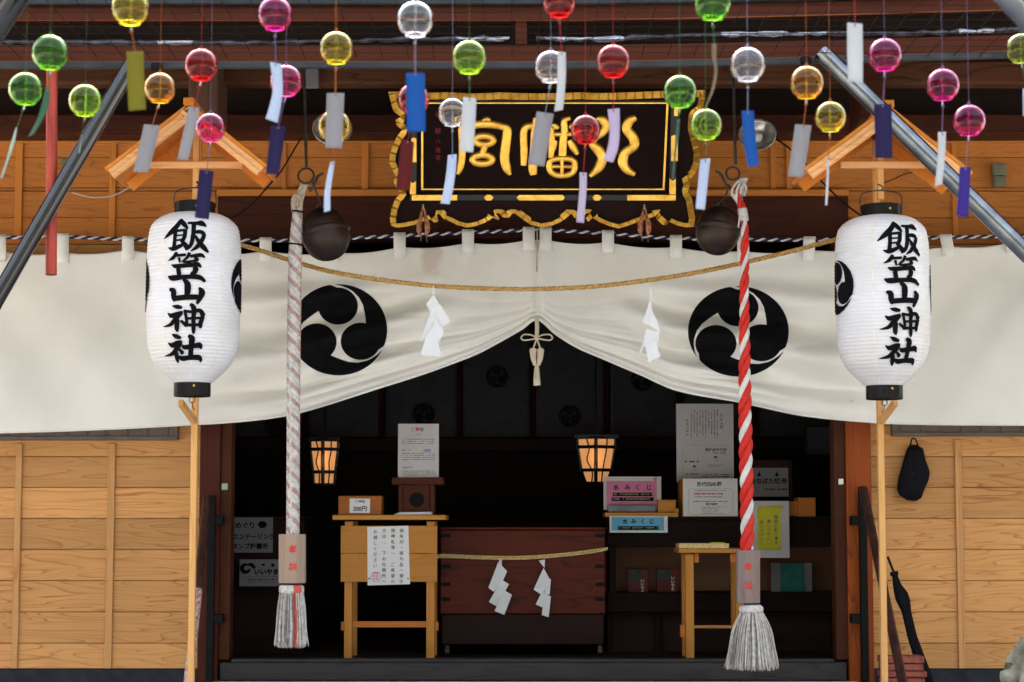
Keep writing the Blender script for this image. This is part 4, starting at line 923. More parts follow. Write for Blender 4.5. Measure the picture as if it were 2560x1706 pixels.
def block(cx, y0, y1, w_, mat, txt, mt, rs, ang):
    k = mpp(BY_); c0 = P(cx, y0, BY_); c1 = P(cx, y1, BY_); r = w_ / 2 * k / math.cos(R(22.5)); mb = MB(); n = 8; vs = []
    for z, q in ((c1.z, .96), (c1.z + .003, 1), (c0.z - .003, 1), (c0.z, .95)):
        for j in range(n): a = R(22.5 + ang) + 2 * math.pi * j / n; vs.append((c0.x + (0 if z > c1.z + .01 else (c1.x - c0.x)) + r * q * math.cos(a), BY_ + r * q * math.sin(a), z))
    mb.add(vs, [(i * n + j, i * n + (j + 1) % n, (i + 1) * n + (j + 1) % n, (i + 1) * n + j) for i in range(3) for j in range(n)] + [tuple(range(n))[::-1], tuple(range(3 * n, 4 * n))]); mb.build('wooden_block', M[mat], rs)
    mb = MB(); Yf = BY_ - r * math.cos(R(22.5)) - 0.001
    for i, ch in enumerate(txt): put_text(mb, ch, txt_c[0] * 0 + cx + (1 if mt == 'ink_red' else 1), y0 + (y1 - y0) * (0.31, 0.66)[i], Yf, 20, 0, bold=0.018)
    mb.build('lettering', M[mt], rs, normals=False)
txt_c = (0, 0)
block(731, 1336, 1458, 65, 'grey_v', '奉納', 'ink_red', rs, 0)
mb = MB(); k = mpp(BY_); c = P(729, 1474, BY_)
vs = []
mb.lathe([(0, 0.020), (0.045, 0.019), (0.053, 0.010), (0.053, -0.010), (0.046, -0.018), (0, -0.019)], c, 24)
for i, f in enumerate(mb.f):
    xs = [mb.v[j].x - c.x for j in f]; ys = [mb.v[j].y - c.y for j in f]
    if 0.010 < sum(xs) / len(xs) < 0.042 and sum(ys) < 0: mb.m[i] = 1
mb.build('tassel_head', [M['wht_s2'], M['red_s2']], rs)
mb = MB(); fringe(mb, P(729, 1482, BY_), 0.050, 0.069, 0.235, 520, [0, 0, 0, 1, 2], random.Random(5), red=(0.16, 0.40)); mb.build('tassel', [M['wht_s2'], M['tan_s'], M['grey_s'], M['red_s2']], rs)
# red and white rope
rs = thing('bell_rope', P(1880, 1670, BY_), 'red and white twisted bell rope with dark wooden block and full tassel', 'bell rope', 'bell ropes hanging in front of the hall')
pl = curve_pts([P(1842, 486, BY_), P(1856, 530, BY_), P(1862, 600, BY_), P(1861, 700, BY_), P(1861, 850, BY_), P(1863, 1050, BY_), P(1867, 1250, BY_), P(1868, 1378, BY_)], 10)
fr_ = lambda t: 0.62 + 0.38 * sst(0.08, 0.75, t)
def rr_(t): return fr_(t)
mb = MB(); pts = resample(pl, 0.006); k = len(pts)
# twist grows longer towards the bottom
for si, m in enumerate((0, 0, 1)):
    ln = []; rrr = []; th = 2 * math.pi * si / 3
    for i, p in enumerate(pts):
        f = i / (k - 1); g = fr_(f); th -= 0.006 * 2 * math.pi / (0.155 + 0.045 * f)
        ln.append(p + Vector((math.cos(th), math.sin(th), 0)) * 0.0148 * g); rrr.append((0.0162 if m == 0 else 0.0138) * g)
    mb.tube(ln, rrr, 12, m)
mb.build('twist', [M['red_s'], M['white_s']], rs)
mb = MB(); mb.tube([P(1855, 522, BY_), P(1860, 553, BY_)], 0.021, 12)
for dx in (-6, 2, 9): mb.tube(curve_pts([P(1845 + dx, 500, BY_), P(1838 + dx * 1.5, 480, BY_ - .01), P(1850 + dx, 455, BY_), P(1862 - dx, 448, BY_ + .01), P(1856 + dx, 470, BY_ + .01), P(1860, 490, BY_ + .01)], 5), 0.0055, 6)
mb.tube(curve_pts([P(1849, 525, BY_ - .012), P(1848, 550, BY_ - .014), P(1845, 570, BY_ - .012)], 4), [0.004] * 8 + [0.008], 6)
mb.build('rope_loop', M['wht_s2'], rs)
block(1870, 1376, 1508, 56, 'grey_v2', '奉納', 'ink_red', rs, 4)
mb = MB(); c = P(1878, 1524, BY_); mb.lathe([(0, 0.020), (0.040, 0.019), (0.051, 0.008), (0.051, -0.008), (0.042, -0.017), (0, -0.019)], c, 24); mb.build('tassel_head', M['wht_s2'], rs)
mb = MB(); fringe(mb, P(1879, 1532, BY_), 0.048, 0.112, 0.245, 640, [0, 0, 0, 1, 2], random.Random(6)); mb.build('tassel', [M['wht_s2'], M['tan_s'], M['grey_s'], M['grey_s']], rs)

# ================================================================== PLAQUE
PB = Vector((0, -0.62, P(1360, 575, -0.62).z)); TILT = R(13)
PU = Vector((0, -math.sin(TILT), math.cos(TILT))); PN = Vector((0, -math.cos(TILT), -math.sin(TILT)))
def pq(px, py, lift=0.0):
    d = ray(px, py); o = Vector((0, CAMY, CAMZ)); t = (PB - o).dot(PN) / d.dot(PN); return o + d * t + PN * lift
pqd = thing('name_plaque', pq(1355, 560), 'black shrine name plaque with gold characters and scalloped gold edge', 'plaque')
outline = [(972, 230), (1000, 229), (1080, 232), (1120, 231), (1180, 234), (1215, 233), (1250, 231), (1300, 233), (1345, 234), (1400, 233), (1450, 231), (1500, 233), (1545, 232), (1600, 230), (1650, 228), (1720, 226), (1762, 225),
 (1760, 250), (1754, 275), (1735, 288), (1733, 320), (1740, 350), (1748, 380), (1746, 410), (1738, 430), (1726, 444), (1718, 447), (1724, 462), (1718, 478), (1728, 495), (1732, 520), (1736, 545), (1732, 566),
 (1712, 567), (1690, 562), (1668, 552), (1652, 538), (1645, 531), (1636, 540), (1620, 545), (1598, 552), (1572, 562), (1545, 570), (1522, 564), (1500, 555), (1482, 545), (1474, 532), (1466, 532), (1450, 545), (1436, 545), (1428, 532), (1420, 540), (1404, 552), (1380, 563), (1352, 568), (1325, 560), (1305, 546), (1288, 533), (1282, 532), (1272, 543), (1258, 543), (1248, 532), (1240, 532), (1230, 545), (1212, 556), (1190, 564), (1168, 568), (1145, 562), (1125, 552), (1108, 545), (1100, 534), (1090, 536), (1080, 546), (1060, 552), (1040, 560), (1012, 566), (992, 568), (978, 562),
 (976, 545), (980, 520), (990, 495), (1003, 482), (992, 470), (985, 455), (990, 440), (982, 425), (974, 405), (976, 385), (984, 360), (994, 340), (1006, 325), (992, 312), (990, 300), (1003, 292), (985, 278), (978, 255)]
cen = (1355, 398)
mb = MB(); o3 = [pq(x, y) for x, y in outline]; mb.prism(o3, PN * 0.018); mb.build('flared_board', M['plaque_rd'], pqd)
mb = MB()      # gold edging, faceted
rp = resample([Vector((x, y, 0)) for x, y in outline] + [Vector((outline[0][0], outline[0][1], 0))], 4.4)[:-1]
n = len(rp); sec = []
for i, p in enumerate(rp):
    d = (rp[(i + 1) % n] - rp[i - 1]); d.normalize(); nr = Vector((d.y, -d.x, 0)); inn = 1 if (Vector((cen[0], cen[1], 0)) - p).dot(nr) > 0 else -1
    side = abs(nr.x) > 0.55; wv = (math.sin(i * 2 * math.pi / 4.0 + 0.4))
    wd = (15 if side else (17 if p.y < 300 else 10)); fac = 0.010 * ((i % 5) / 4.0 - 0.5)
    a = pq(p.x, p.y, 0.020); b = pq(p.x, p.y, 0.040 + fac); q = p + nr * inn * wd; c = pq(q.x, q.y, 0.044 + fac); e = pq(q.x, q.y, 0.019)
    sec.append([a, b, c, e])
for i in range(n):
    s0, s1 = sec[i], sec[(i + 1) % n]
    for k in range(3): mb.add([s0[k], s1[k], s1[k + 1], s0[k + 1]], [(0, 1, 2, 3)])
mb.build('gold_edge', M['gold'], pqd)
def pquad(mb, x0, y0, x1, y1, lift, th, m=0, x0b=None, x1b=None):
    x0b = x0 if x0b is None else x0b; x1b = x1 if x1b is None else x1b
    mb.prism([pq(x0, y0, lift), pq(x1, y0, lift), pq(x1b, y1, lift), pq(x0b, y1, lift)], PN * th, m)
mb = MB(); pquad(mb, 1030, 248, 1686, 502, 0.0185, 0.02, x0b=1026, x1b=1684); mb.build('inner_board', M['plaque'], pqd)
mb = MB()      # raised black bars of the frame
pquad(mb, 1026, 484, 1688, 501, 0.039, 0.020); pquad(mb, 1028, 250, 1045, 483, 0.039, 0.020, x0b=1026, x1b=1043); pquad(mb, 1675, 250, 1692, 483, 0.039, 0.020, x0b=1670, x1b=1687); pquad(mb, 1046, 250, 1674, 256, 0.039, 0.015)
mb.build('frame_bar', M['plaque_fr'], pqd, bevel=0.003)
mb = MB()      # thin gold line
for a, b, c, d_ in ((1054, 256.5, 1668, 259.5), (1054, 471, 1660, 474)): pquad(mb, a, b, c, d_, 0.0388, 0.003)
pquad(mb, 1054, 260, 1059, 470.5, 0.0388, 0.003); pquad(mb, 1664.5, 260, 1669.5, 470.5, 0.0388, 0.003, x0b=1655, x1b=1660)
mb.build('gold_line', M['gold'], pqd)
mb = MB()      # gold mounts on the bars
def mount(x0, y0, x1, y1, ob=None):
    ob = ob or 0; mb.prism([pq(x, y, 0.0595) for x, y in ((x0 + ob, y0), (x1 - ob, y0), (x1, (y0 + y1) / 2), (x1 - ob, y1), (x0 + ob, y1), (x0, (y0 + y1) / 2))], PN * 0.006)
mount(1290, 485, 1413, 500, 8); mount(1209, 485, 1235, 500, 7); mount(1478, 485, 1504, 500, 7); mount(1031, 485, 1144, 500, 0); mount(1566, 485, 1687, 500, 0)
for a in ((1026, 450, 1042, 484.5), (1671, 444, 1687, 484.5), (1030, 346, 1043, 405), (1675, 340, 1692, 402), (1682, 262, 1693, 290)): mb.prism([pq(a[0], a[1], .0595), pq((a[0] + a[2]) / 2, a[1] + (6 if a[3] > 480 else -4), .0595), pq(a[2], a[1], .0595), pq(a[2], a[3], .0595), pq(a[0], a[3], .0595)], PN * 0.006)
mb.build('gold_mount', M['gold'], pqd, bevel=0.002)
# raised gold characters: closed tubes flattened on the board
mb = MB()
def gstroke(pts, closed=False):
    c = curve_pts([Vector(p) for p in pts], 7); n = len(c); prof = 8; vs = []
    for i, p in enumerate(c):
        d = Vector((c[min(i + 1, n - 1)].x - c[max(i - 1, 0)].x, c[min(i + 1, n - 1)].y - c[max(i - 1, 0)].y, 0))
        if closed and (i == 0 or i == n - 1): d = Vector((c[1].x - c[-2].x, c[1].y - c[-2].y, 0))
        d.normalize(); nr = Vector((-d.y, d.x, 0)); hw = p.z / 2 * 1.18
        for j in range(prof + 1):
            a = math.pi * j / prof; vs.append(pq(p.x + nr.x * hw * math.cos(a), p.y + nr.y * hw * math.cos(a), 0.0385 + 0.009 * math.sin(a) ** 0.55 * min(1, hw / 5)))
    m = prof + 1; mb.add(vs, [(i * m + j, i * m + j + 1, (i + 1) * m + j + 1, (i + 1) * m + j) for i in range(n - 1) for j in range(prof)], 0, True)
    if not closed: mb.add(vs[:m], [tuple(range(m))]); mb.add(vs[-m:], [tuple(range(m))])
Z3 = lambda pts: [(950 + x / 4.126, 210 + y / 4.126, w_ / 4.126) for x, y, w_ in pts]
Z4 = lambda pts: [(1350 + x / 4.126, 210 + y / 4.126, w_ / 4.126) for x, y, w_ in pts]
def gring(cx, cy, rx, ry, w_, ox): gstroke([(ox + (cx + rx * math.cos(a)) / 4.126, 210 + (cy + ry * math.sin(a)) / 4.126, w_ / 4.126) for a in [2 * math.pi * i / 12 for i in range(13)]], True)
gstroke(Z3([(800, 930, 30), (830, 860, 60), (850, 720, 66), (845, 560, 60), (850, 440, 66), (930, 425, 66), (1100, 410, 76), (1250, 435, 66), (1310, 470, 80), (1300, 600, 84), (1285, 760, 84), (1310, 870, 76), (1345, 935, 30)]))
gstroke(Z3([(1060, 375, 40), (1105, 362, 50), (1140, 375, 40)]))
gring(1075, 578, 95, 44, 62, 950); gring(1058, 775, 100, 46, 62, 950); gstroke(Z3([(1085, 640, 60), (1065, 690, 60), (1062, 720, 70)]))
gstroke(Z3([(1480, 840, 50), (1485, 700, 66), (1480, 520, 66), (1500, 450, 66), (1570, 430, 60), (1700, 440, 60), (1760, 470, 60), (1770, 620, 60), (1760, 760, 50)])); gstroke(Z3([(1600, 350, 40), (1590, 480, 60), (1580, 700, 66), (1575, 860, 80), (1585, 935, 60)]))
gstroke(Z4([(310, 350, 40), (250, 380, 60), (250, 480, 66), (235, 600, 72), (230, 740, 72)])); gstroke(Z4([(105, 515, 20), (180, 518, 44), (330, 515, 40), (380, 515, 30)])); gstroke(Z4([(130, 410, 30), (165, 440, 56), (195, 455, 30)])); gstroke(Z4([(370, 400, 30), (330, 430, 50), (300, 450, 30)]))
gstroke(Z4([(150, 580, 50), (130, 650, 66), (105, 730, 40)])); gstroke(Z4([(300, 580, 50), (340, 650, 66), (385, 725, 40)]))
gstroke([(1350 + (225 + 128 * math.copysign(abs(math.cos(a)) ** .75, math.cos(a)) * (1.03 - 0.12 * math.sin(a))) / 4.126, 210 + (853 + 88 * math.copysign(abs(math.sin(a)) ** .75, math.sin(a))) / 4.126, 54 / 4.126) for a in [2 * math.pi * i / 16 for i in range(17)]], True)
gstroke(Z4([(225, 770, 34), (225, 930, 34)])); gstroke(Z4([(120, 848, 34), (330, 848, 34)]))
gstroke(Z4([(575, 355, 30), (640, 370, 80), (680, 430, 84), (640, 500, 72), (570, 570, 40), (540, 620, 70), (600, 680, 92), (640, 760, 88), (600, 860, 84), (510, 950, 36)])); gstroke(Z4([(985, 345, 50), (915, 385, 84), (890, 460, 88), (960, 560, 92), (960, 640, 84), (870, 710, 86), (850, 800, 92), (890, 880, 76), (975, 930, 44)]))
mb.build('gold_lettering', M['gold'], pqd)
mb = MB()
for i, ch in enumerate('奉献八幡宮'):
    y = (305, 345, 372, 393, 412)[i]; c = pq(1096, y - 18, 0.0392); vs, fs = text_geo(ch, 0.030 if i < 2 else 0.026); mb.add([c + Vector((1, 0, 0)) * x + PU * y2 for x, y2 in vs], fs)
mb.build('small_red_lettering', M['ink_dred'], pqd, normals=False)
# small hanging brackets under the plaque
for i, (cx, lab) in enumerate(((1058, 'left'), (1611, 'right'))):
    s = thing('paper_amulet', P(cx, 590, -0.75), 'pair of small folded gold and purple paper charms under the plaque %s corner' % lab, 'paper charm', 'paper charms under the plaque')
    for sg in (-1, 1):
        mb = MB(); mb.tube([P(cx + sg * 2, 520, -.78), P(cx + sg * 6, 545, -.78), P(cx + sg * 10, 560, -.78), P(cx + sg * 10, 578, -.78), P(cx + sg * 8, 590, -.78)], [0.003, 0.008, 0.014, 0.012, 0.003], 8); mb.build('charm', M['charm'] if 'charm' in M else M.setdefault('charm', plain('gold_purple_paper', (0.40, 0.16, 0.08), 0.5, noise=0.6, scale=60)), s)
    mb = MB(); mb.tube([P(cx, 512, -.78), P(cx, 525, -.78)], 0.004, 6); mb.tube([P(cx - 6, 590, -.78), P(cx - 6, 604, -.78)], 0.0012, 4); mb.tube([P(cx + 9, 590, -.78), P(cx + 9, 606, -.78)], 0.0012, 4); mb.build('cord', M['tan_s'], s)

# ================================================================== ROUND REFLECTOR LAMPS, cables, boxes
def dish(cx, cy, r, Y, yaw, label):
    s = thing('reflector_lamp', P(cx, cy, Y), label, 'lamp', 'round reflector lamps under the eave'); k = mpp(Y) * r; c = P(cx, cy, Y)
    Mx = Matrix.Rotation(R(yaw), 3, 'Z') @ Matrix.Rotation(R(90 - 24), 3, 'X')
    mb = MB(); prof = [(k * 0.18, -k * 0.55), (k * 0.45, -k * 0.45), (k * 0.72, -k * 0.25), (k * 0.9, -k * 0.08), (k, 0), (k * 1.03, 0.004), (k * 0.98, 0.006), (k * .88, -k * .06), (k * .7, -k * .22), (k * .43, -k * .42), (0, -k * .5)]
    mb.lathe(prof, c, 36, M=Mx)
    for i, v in enumerate(mb.v):    # fluting
        if i % 36 % 2 and 36 < i < 36 * 10: mb.v[i] = c + (v - c) * 0.985
    mb.build('reflector', M['dish'], s)
    mb = MB(); mb.lathe([(0, k * .02), (k * .2, -k * .02), (k * .3, -k * .15), (k * .27, -k * .32), (k * .14, -k * .46)], c, 20, M=Mx); mb.build('bulb', M['frost'], s)
    return s
M['frost'] = plain('frosted_bulb', (0.75, 0.75, 0.72), 0.15, noise=0.02)
dish(831, 322, 50, -0.5, 6, 'round ribbed chrome reflector lamp above the grey braided rope')
dish(1893, 338, 48, -0.5, -10, 'round ribbed chrome reflector lamp above the red and white rope')
def cable(pts, Y, r, mat, label):
    mb = MB(); mb.tube(curve_pts([P(x, y, Y) for x, y in pts], 8), r, 6); tag(mb.build('cable', M[mat]), label, 'cable')
cable([(752, 346), (735, 375), (705, 425), (680, 455), (640, 500), (600, 535), (560, 552)], -0.35, 0.0045, 'black_m', 'black cable sagging from the left chrome lamp across the lintel')
cable([(1935, 345), (1965, 365), (2000, 395), (2060, 460), (2110, 508), (2160, 545)], -0.35, 0.0045, 'black_m', 'black cable running from the right chrome lamp down behind the lantern')
cable([(180, 482), (230, 494), (280, 490), (320, 470), (350, 440)], -0.3, 0.003, 'wire_w', 'thin pale wire looping under the left gabled stand')
cable([(2200, 462), (2235, 448), (2262, 436), (2300, 428)], -0.3, 0.0025, 'black_m', 'thin dark wire under the right gabled stand')
for q, lab in (((153, 396, 177, 430), 'small grey junction box on the upper plank wall at the left'), ((2482, 408, 2516, 438), 'grey green junction box on the upper plank wall at the right'), ((2486, 440, 2516, 466), 'lower small grey green junction box on the right plank wall')):
    mb = MB(); mb.pbox(*q, -0.065, 0.045); x0, y0, x1, y1 = q; mb.pbox(x0 + 3, y0 + 3, x1 - 3, y1 - 3, -0.068, 0.0028)
    c = P((x0 + x1) / 2, y1 - 6, -0.069); mb.lathe([(0, -.003), (.004, -.002), (.004, .002), (0, .003)], c, 8)
    tag(mb.build('junction_box', M['box_g'], bevel=0.004), lab, 'junction box')

# ================================================================== HANDRAILS, metal posts
def handrail(p0, p1, px_vert, label, lit):
    s = thing('handrail', P(p1[0], 1700, -1.1), label, 'handrail', 'handrails of the steps')
    a = P(p0[0], p0[1], -0.32); b = P(p1[0], p1[1], -1.15); e = b + (b - a) * 0.5; mid = a.lerp(b, 0.52)
    mb = MB(); mb.tube([a, mid], 0.021, 16); mb.build('rail', M['rail_b'], s)
    mb = MB(); mb.tube([mid, e], 0.0213, 16); mb.build('lower_rail', M['rail_sunlit'] if lit else M['rail_b'], s)
    mb = MB(); v = P(px_vert, 1400, -0.12); mb.box(v.x - 0.018, v.x + 0.018, -0.14, -0.10, 0.732, P(px_vert, p0[1] - 5, -.12).z); mb.build('wall_post', M['black_m'], s, bevel=0.003)
    for q in (1302, 1547):
        sg = 1 if p0[0] < 1280 else -1; c = P(px_vert, q, -0.12); mb = MB(); mb.box(c.x, c.x + sg * 0.06, -0.135, -0.075, c.z - 0.022, c.z + 0.022); mb.build('wall_bracket', M['black_m'], s, bevel=0.003)
    mb = MB(); v = e + Vector((0, 0, -.02)); mb.tube([Vector((v.x, v.y + .03, 0.0)), v + Vector((0, .03, 0))], 0.02, 12); mb.build('foot_post', M['rail_b'], s)
handrail((518, 1244), (470, 1715), 528, 'worn brown handrail with painted-in sunlight on its lower end left of the doorway', True)
handrail((2158, 1222), (2258, 1712), 2158, 'worn brown handrail right of the doorway beside the bricks', False)

# ================================================================== RIGHT SIDE: umbrella, pouch, bricks, rock
u = thing('umbrella', P(2330, 1700, -0.2), 'black folded umbrella leaning against the right plank wall', 'umbrella')
UY = -0.17
mb = MB(); mb.tube([P(2219, 1392, UY), P(2238, 1440, UY)], 0.006, 8); mb.tube([P(2226, 1436, UY), P(2245, 1433, UY)], 0.011, 8); mb.build('shaft', M['black_m'], u)
mb = MB(); c0 = [(2236, 1436, .012), (2243, 1462, .020), (2252, 1482, .030), (2257, 1500, .031), (2266, 1530, .021), (2280, 1590, .022), (2297, 1640, .024), (2315, 1680, .020), (2330, 1720, .016), (2345, 1755, .008)]
n = 24; vs = []
for i, (x, y, r) in enumerate(c0):
    p = P(x, y, UY)
    for j in range(n): a = 2 * math.pi * j / n; rr = r * (1 + 0.16 * math.sin(a * 6 + i * 0.5)); vs.append(p + Vector((rr * math.cos(a), rr * 0.7 * math.sin(a), 0)))
mb.add(vs, [(i * n + j, i * n + (j + 1) % n, (i + 1) * n + (j + 1) % n, (i + 1) * n + j) for i in range(len(c0) - 1) for j in range(n)], 0, True); mb.build('canopy', M['fabric_b'], u)
b = thing('hanging_pouch', P(2285, 1253, -0.09), 'black padded pouch hung by a loop on the right plank wall', 'pouch')
o2 = [(2274, 1113), (2292, 1112), (2308, 1122), (2314, 1150), (2325, 1180), (2322, 1200), (2312, 1222), (2304, 1245), (2290, 1253), (2268, 1251), (2248, 1238), (2242, 1222), (2246, 1195), (2256, 1160), (2266, 1125)]
sm = resample([Vector((x, y, 0)) for x, y in o2] + [Vector((o2[0][0], o2[0][1], 0))], 6)[:-1]; cxy = Vector((2284, 1185, 0)); mb = MB(); vs = []
for f, dp in ((1.0, -0.03), (1.0, -0.055), (0.93, -0.075), (0.75, -0.088), (0.4, -0.094), (0.02, -0.096)):
    for p in sm: q = cxy + (p - cxy) * f; vs.append(P(q.x, q.y, dp))
n = len(sm); mb.add(vs, [(i * n + j, i * n + (j + 1) % n, (i + 1) * n + (j + 1) % n, (i + 1) * n + j) for i in range(5) for j in range(n)], 0, True); mb.build('body', M['fabric_b'], b)
mb = MB(); mb.tube(curve_pts([P(2276, 1116, -.06), P(2279, 1100, -.06), P(2284, 1096, -.06), P(2290, 1101, -.06), P(2295, 1116, -.06)], 5), 0.004, 6); mb.build('strap', M['fabric_b'], b)
mb = MB(); mb.tube([P(2285, 1098, -.02), P(2285, 1096, -.075)], 0.003, 6); tag(mb.build('wall_nail', M['iron']), 'iron nail in the right plank wall holding the black pouch', 'nail')
rnd = random.Random(9)
for i, (x0, x1, y0, y1) in enumerate(((2203, 2311, 1641, 1659), (2206, 2309, 1661, 1677), (2204, 2318, 1679, 1694), (2208, 2313, 1697, 1712), (2203, 2315, 1715, 1730), (2206, 2312, 1733, 1748))):
    lab = ['topmost red brick of the stack beside the right lantern post', 'second red brick from the top of the stack by the right handrail', 'third red brick from the top, widest of the visible stack', 'fourth red brick from the top at the picture edge', 'fifth red brick from the top of the stack, just below the frame', 'sixth red brick from the top, low in the stack'][i]
    if i > 3: continue
    mb = MB(); mb.pbox(x0, y0, x1, y1 if i < 3 else 1712, -0.62 - rnd.uniform(0, .02), 0.11)
    tag(mb.build('brick', M['brick'], bevel=0.004), lab, 'brick', 'stacked red bricks')
zq = P(2260, 1714, -.6).z
mb = MB(); mb.box(P(2196, 1700, -.6).x, P(2325, 1700, -.6).x, -0.66, -0.48, 0.004, P(2260, 1712.5, -.62).z - 0.001); tag(mb.build('plinth_block', M['concrete'], bevel=0.01), 'low grey concrete block under the stacked red bricks', 'block')
bm = bmesh.new(); bmesh.ops.create_icosphere(bm, subdivisions=5, radius=1)
from mathutils import noise as mn
for v in bm.verts:
    q = v.co.copy(); f = 1 + 0.35 * mn.noise(q * 1.4) + 0.26 * mn.noise(q * 4) + 0.13 * mn.noise(q * 10) + 0.05 * mn.noise(q * 25); v.co = Vector((q.x * 0.16 * f, q.y * 0.16 * f, q.z * 0.24 * f))
me = bpy.data.meshes.new('garden_rock'); bm.to_mesh(me); bm.free(); me.materials.append(M['rock'])
for p in me.polygons: p.use_smooth = True
o = bpy.data.objects.new('garden_rock', me); COL.objects.link(o); rc = P(2640, 1740, -3.0); o.location = (rc.x, -3.0, rc.z); tag(o, 'pale mossy rough rock at the lower right edge', 'rock')
mb = MB(); mb.lathe([(0.14, 0), (0.12, rc.z - .1), (0, rc.z - .08)], (rc.x, -3.0, 0.002), 20, smooth=False); mb.build('pedestal', M['rock'], None); o2 = COL.objects[-1]; tag(o2, 'rough stone pedestal under the mossy rock', 'pedestal')

# ================================================================== INSIDE THE HALL
# hanging grey cloths with crests at the back
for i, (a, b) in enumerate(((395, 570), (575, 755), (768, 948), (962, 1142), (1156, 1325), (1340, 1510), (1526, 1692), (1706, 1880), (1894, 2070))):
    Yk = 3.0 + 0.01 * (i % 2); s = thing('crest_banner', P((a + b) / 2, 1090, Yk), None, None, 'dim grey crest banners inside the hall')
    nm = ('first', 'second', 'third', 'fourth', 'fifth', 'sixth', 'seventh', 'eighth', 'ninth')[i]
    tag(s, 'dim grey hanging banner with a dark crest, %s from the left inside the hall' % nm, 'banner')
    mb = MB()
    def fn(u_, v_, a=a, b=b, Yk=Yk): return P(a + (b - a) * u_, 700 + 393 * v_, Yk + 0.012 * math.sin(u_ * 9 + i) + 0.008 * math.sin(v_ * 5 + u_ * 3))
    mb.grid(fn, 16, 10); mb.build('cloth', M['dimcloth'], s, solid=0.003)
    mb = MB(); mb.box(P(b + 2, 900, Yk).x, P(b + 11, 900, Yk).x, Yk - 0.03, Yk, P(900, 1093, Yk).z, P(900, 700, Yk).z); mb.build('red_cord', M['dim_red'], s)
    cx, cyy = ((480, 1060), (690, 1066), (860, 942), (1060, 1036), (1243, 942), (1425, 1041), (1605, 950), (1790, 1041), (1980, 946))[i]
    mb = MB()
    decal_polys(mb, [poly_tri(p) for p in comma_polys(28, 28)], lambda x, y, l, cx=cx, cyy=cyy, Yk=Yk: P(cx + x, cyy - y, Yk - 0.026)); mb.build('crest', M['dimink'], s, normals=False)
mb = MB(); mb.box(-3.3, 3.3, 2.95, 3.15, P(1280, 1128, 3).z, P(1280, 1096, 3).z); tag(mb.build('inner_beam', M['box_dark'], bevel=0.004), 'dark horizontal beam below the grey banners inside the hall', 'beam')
# lit lanterns inside
M['glow'] = emis('lit_paper', (1.0, 0.47, 0.17), 0.055); M['glow2'] = emis('bulb_glow', (1.0, 0.50, 0.20), 0.38)
def andon(cx, y0, y1, w0, w1, Y, label):
    s = thing('hanging_lantern', P(cx, y1, Y), label, 'lantern', 'lit lanterns inside the hall'); k = mpp(Y); c = P(cx, (y0 + y1) / 2, Y); H = (y1 - y0) * k
    secs = [(0.5, w0), (0.30, w0 * 0.98), (-0.22, w0 * 0.78), (-0.5, w1)]
    mb = MB(); n = 6; vs = []
    for t, w_ in secs:
        for j in range(n): a = 2 * math.pi * j / n + R(30 + 0); vs.append(c + Vector((w_ / 2 * k * math.cos(a) / math.cos(R(30)) * 0.95, w_ / 2 * k * math.sin(a), t * H)))
    mb.add(vs, [(i * n + j, i * n + (j + 1) % n, (i + 1) * n + (j + 1) % n, (i + 1) * n + j) for i in range(3) for j in range(n)]); mb.build('paper_shade', M['glow'], s)
    mb = MB()
    for i in range(3):
        for j in range(n): mb.beam(vs[i * n + j], vs[(i + 1) * n + j], 0.012, 0.012)
    for i in range(4):
        for j in range(n): mb.beam(vs[i * n + j], vs[i * n + (j + 1) % n], 0.02 if i in (1, 2) else 0.012, 0.02 if i in (1, 2) else 0.012)
    mb.beam(c + Vector((-0.005, -w0 / 2 * k * 1.02, H * .5)), c + Vector((-0.005, -w1 / 2 * k * 1.05, -H * .5)), 0.022, 0.01)
    for sx in (-1, 1):
        mb.tube(curve_pts([c + Vector((sx * w0 * .26 * k, -w0 * .5 * k, H * .48)), c + Vector((sx * w0 * .22 * k + .006, -w0 * .5 * k, H * .25)), c + Vector((sx * w0 * .22 * k - .006, -w0 * .46 * k, 0)), c + Vector((sx * w1 * .24 * k + .004, -w0 * .42 * k, -H * .25)), c + Vector((sx * w1 * .22 * k, -w1 * .52 * k, -H * .5))], 4), 0.0045, 5)
    mb.box(c.x - w0 * .55 * k, c.x + w0 * .55 * k, Y - w0 * .4 * k, Y + w0 * .4 * k, c.z + H * .5, c.z + H * .5 + .02); mb.tube([c + Vector((0, 0, H * .5)), (c.x, Y, 3.45)], 0.006, 6)
    mb.build('frame', M['black'], s)
    pl_ = bpy.data.lights.new('lantern_light', 'POINT'); pl_.energy = 0.04; pl_.color = (1, .6, .3); pl_.shadow_soft_size = 0.05; lo = bpy.data.objects.new('lantern_light', pl_); COL.objects.link(lo); lo.location = c - Vector(s['_base']) + Vector((0, -w0 * k * 0.75, 0)); lo.parent = s
andon(812, 1103, 1211, 72, 52, 2.2, 'glowing hexagonal paper lantern inside the hall behind the grey rope')
andon(1490, 1097, 1207, 98, 54, 2.2, 'glowing hexagonal paper lantern inside the hall left of the tall poster')

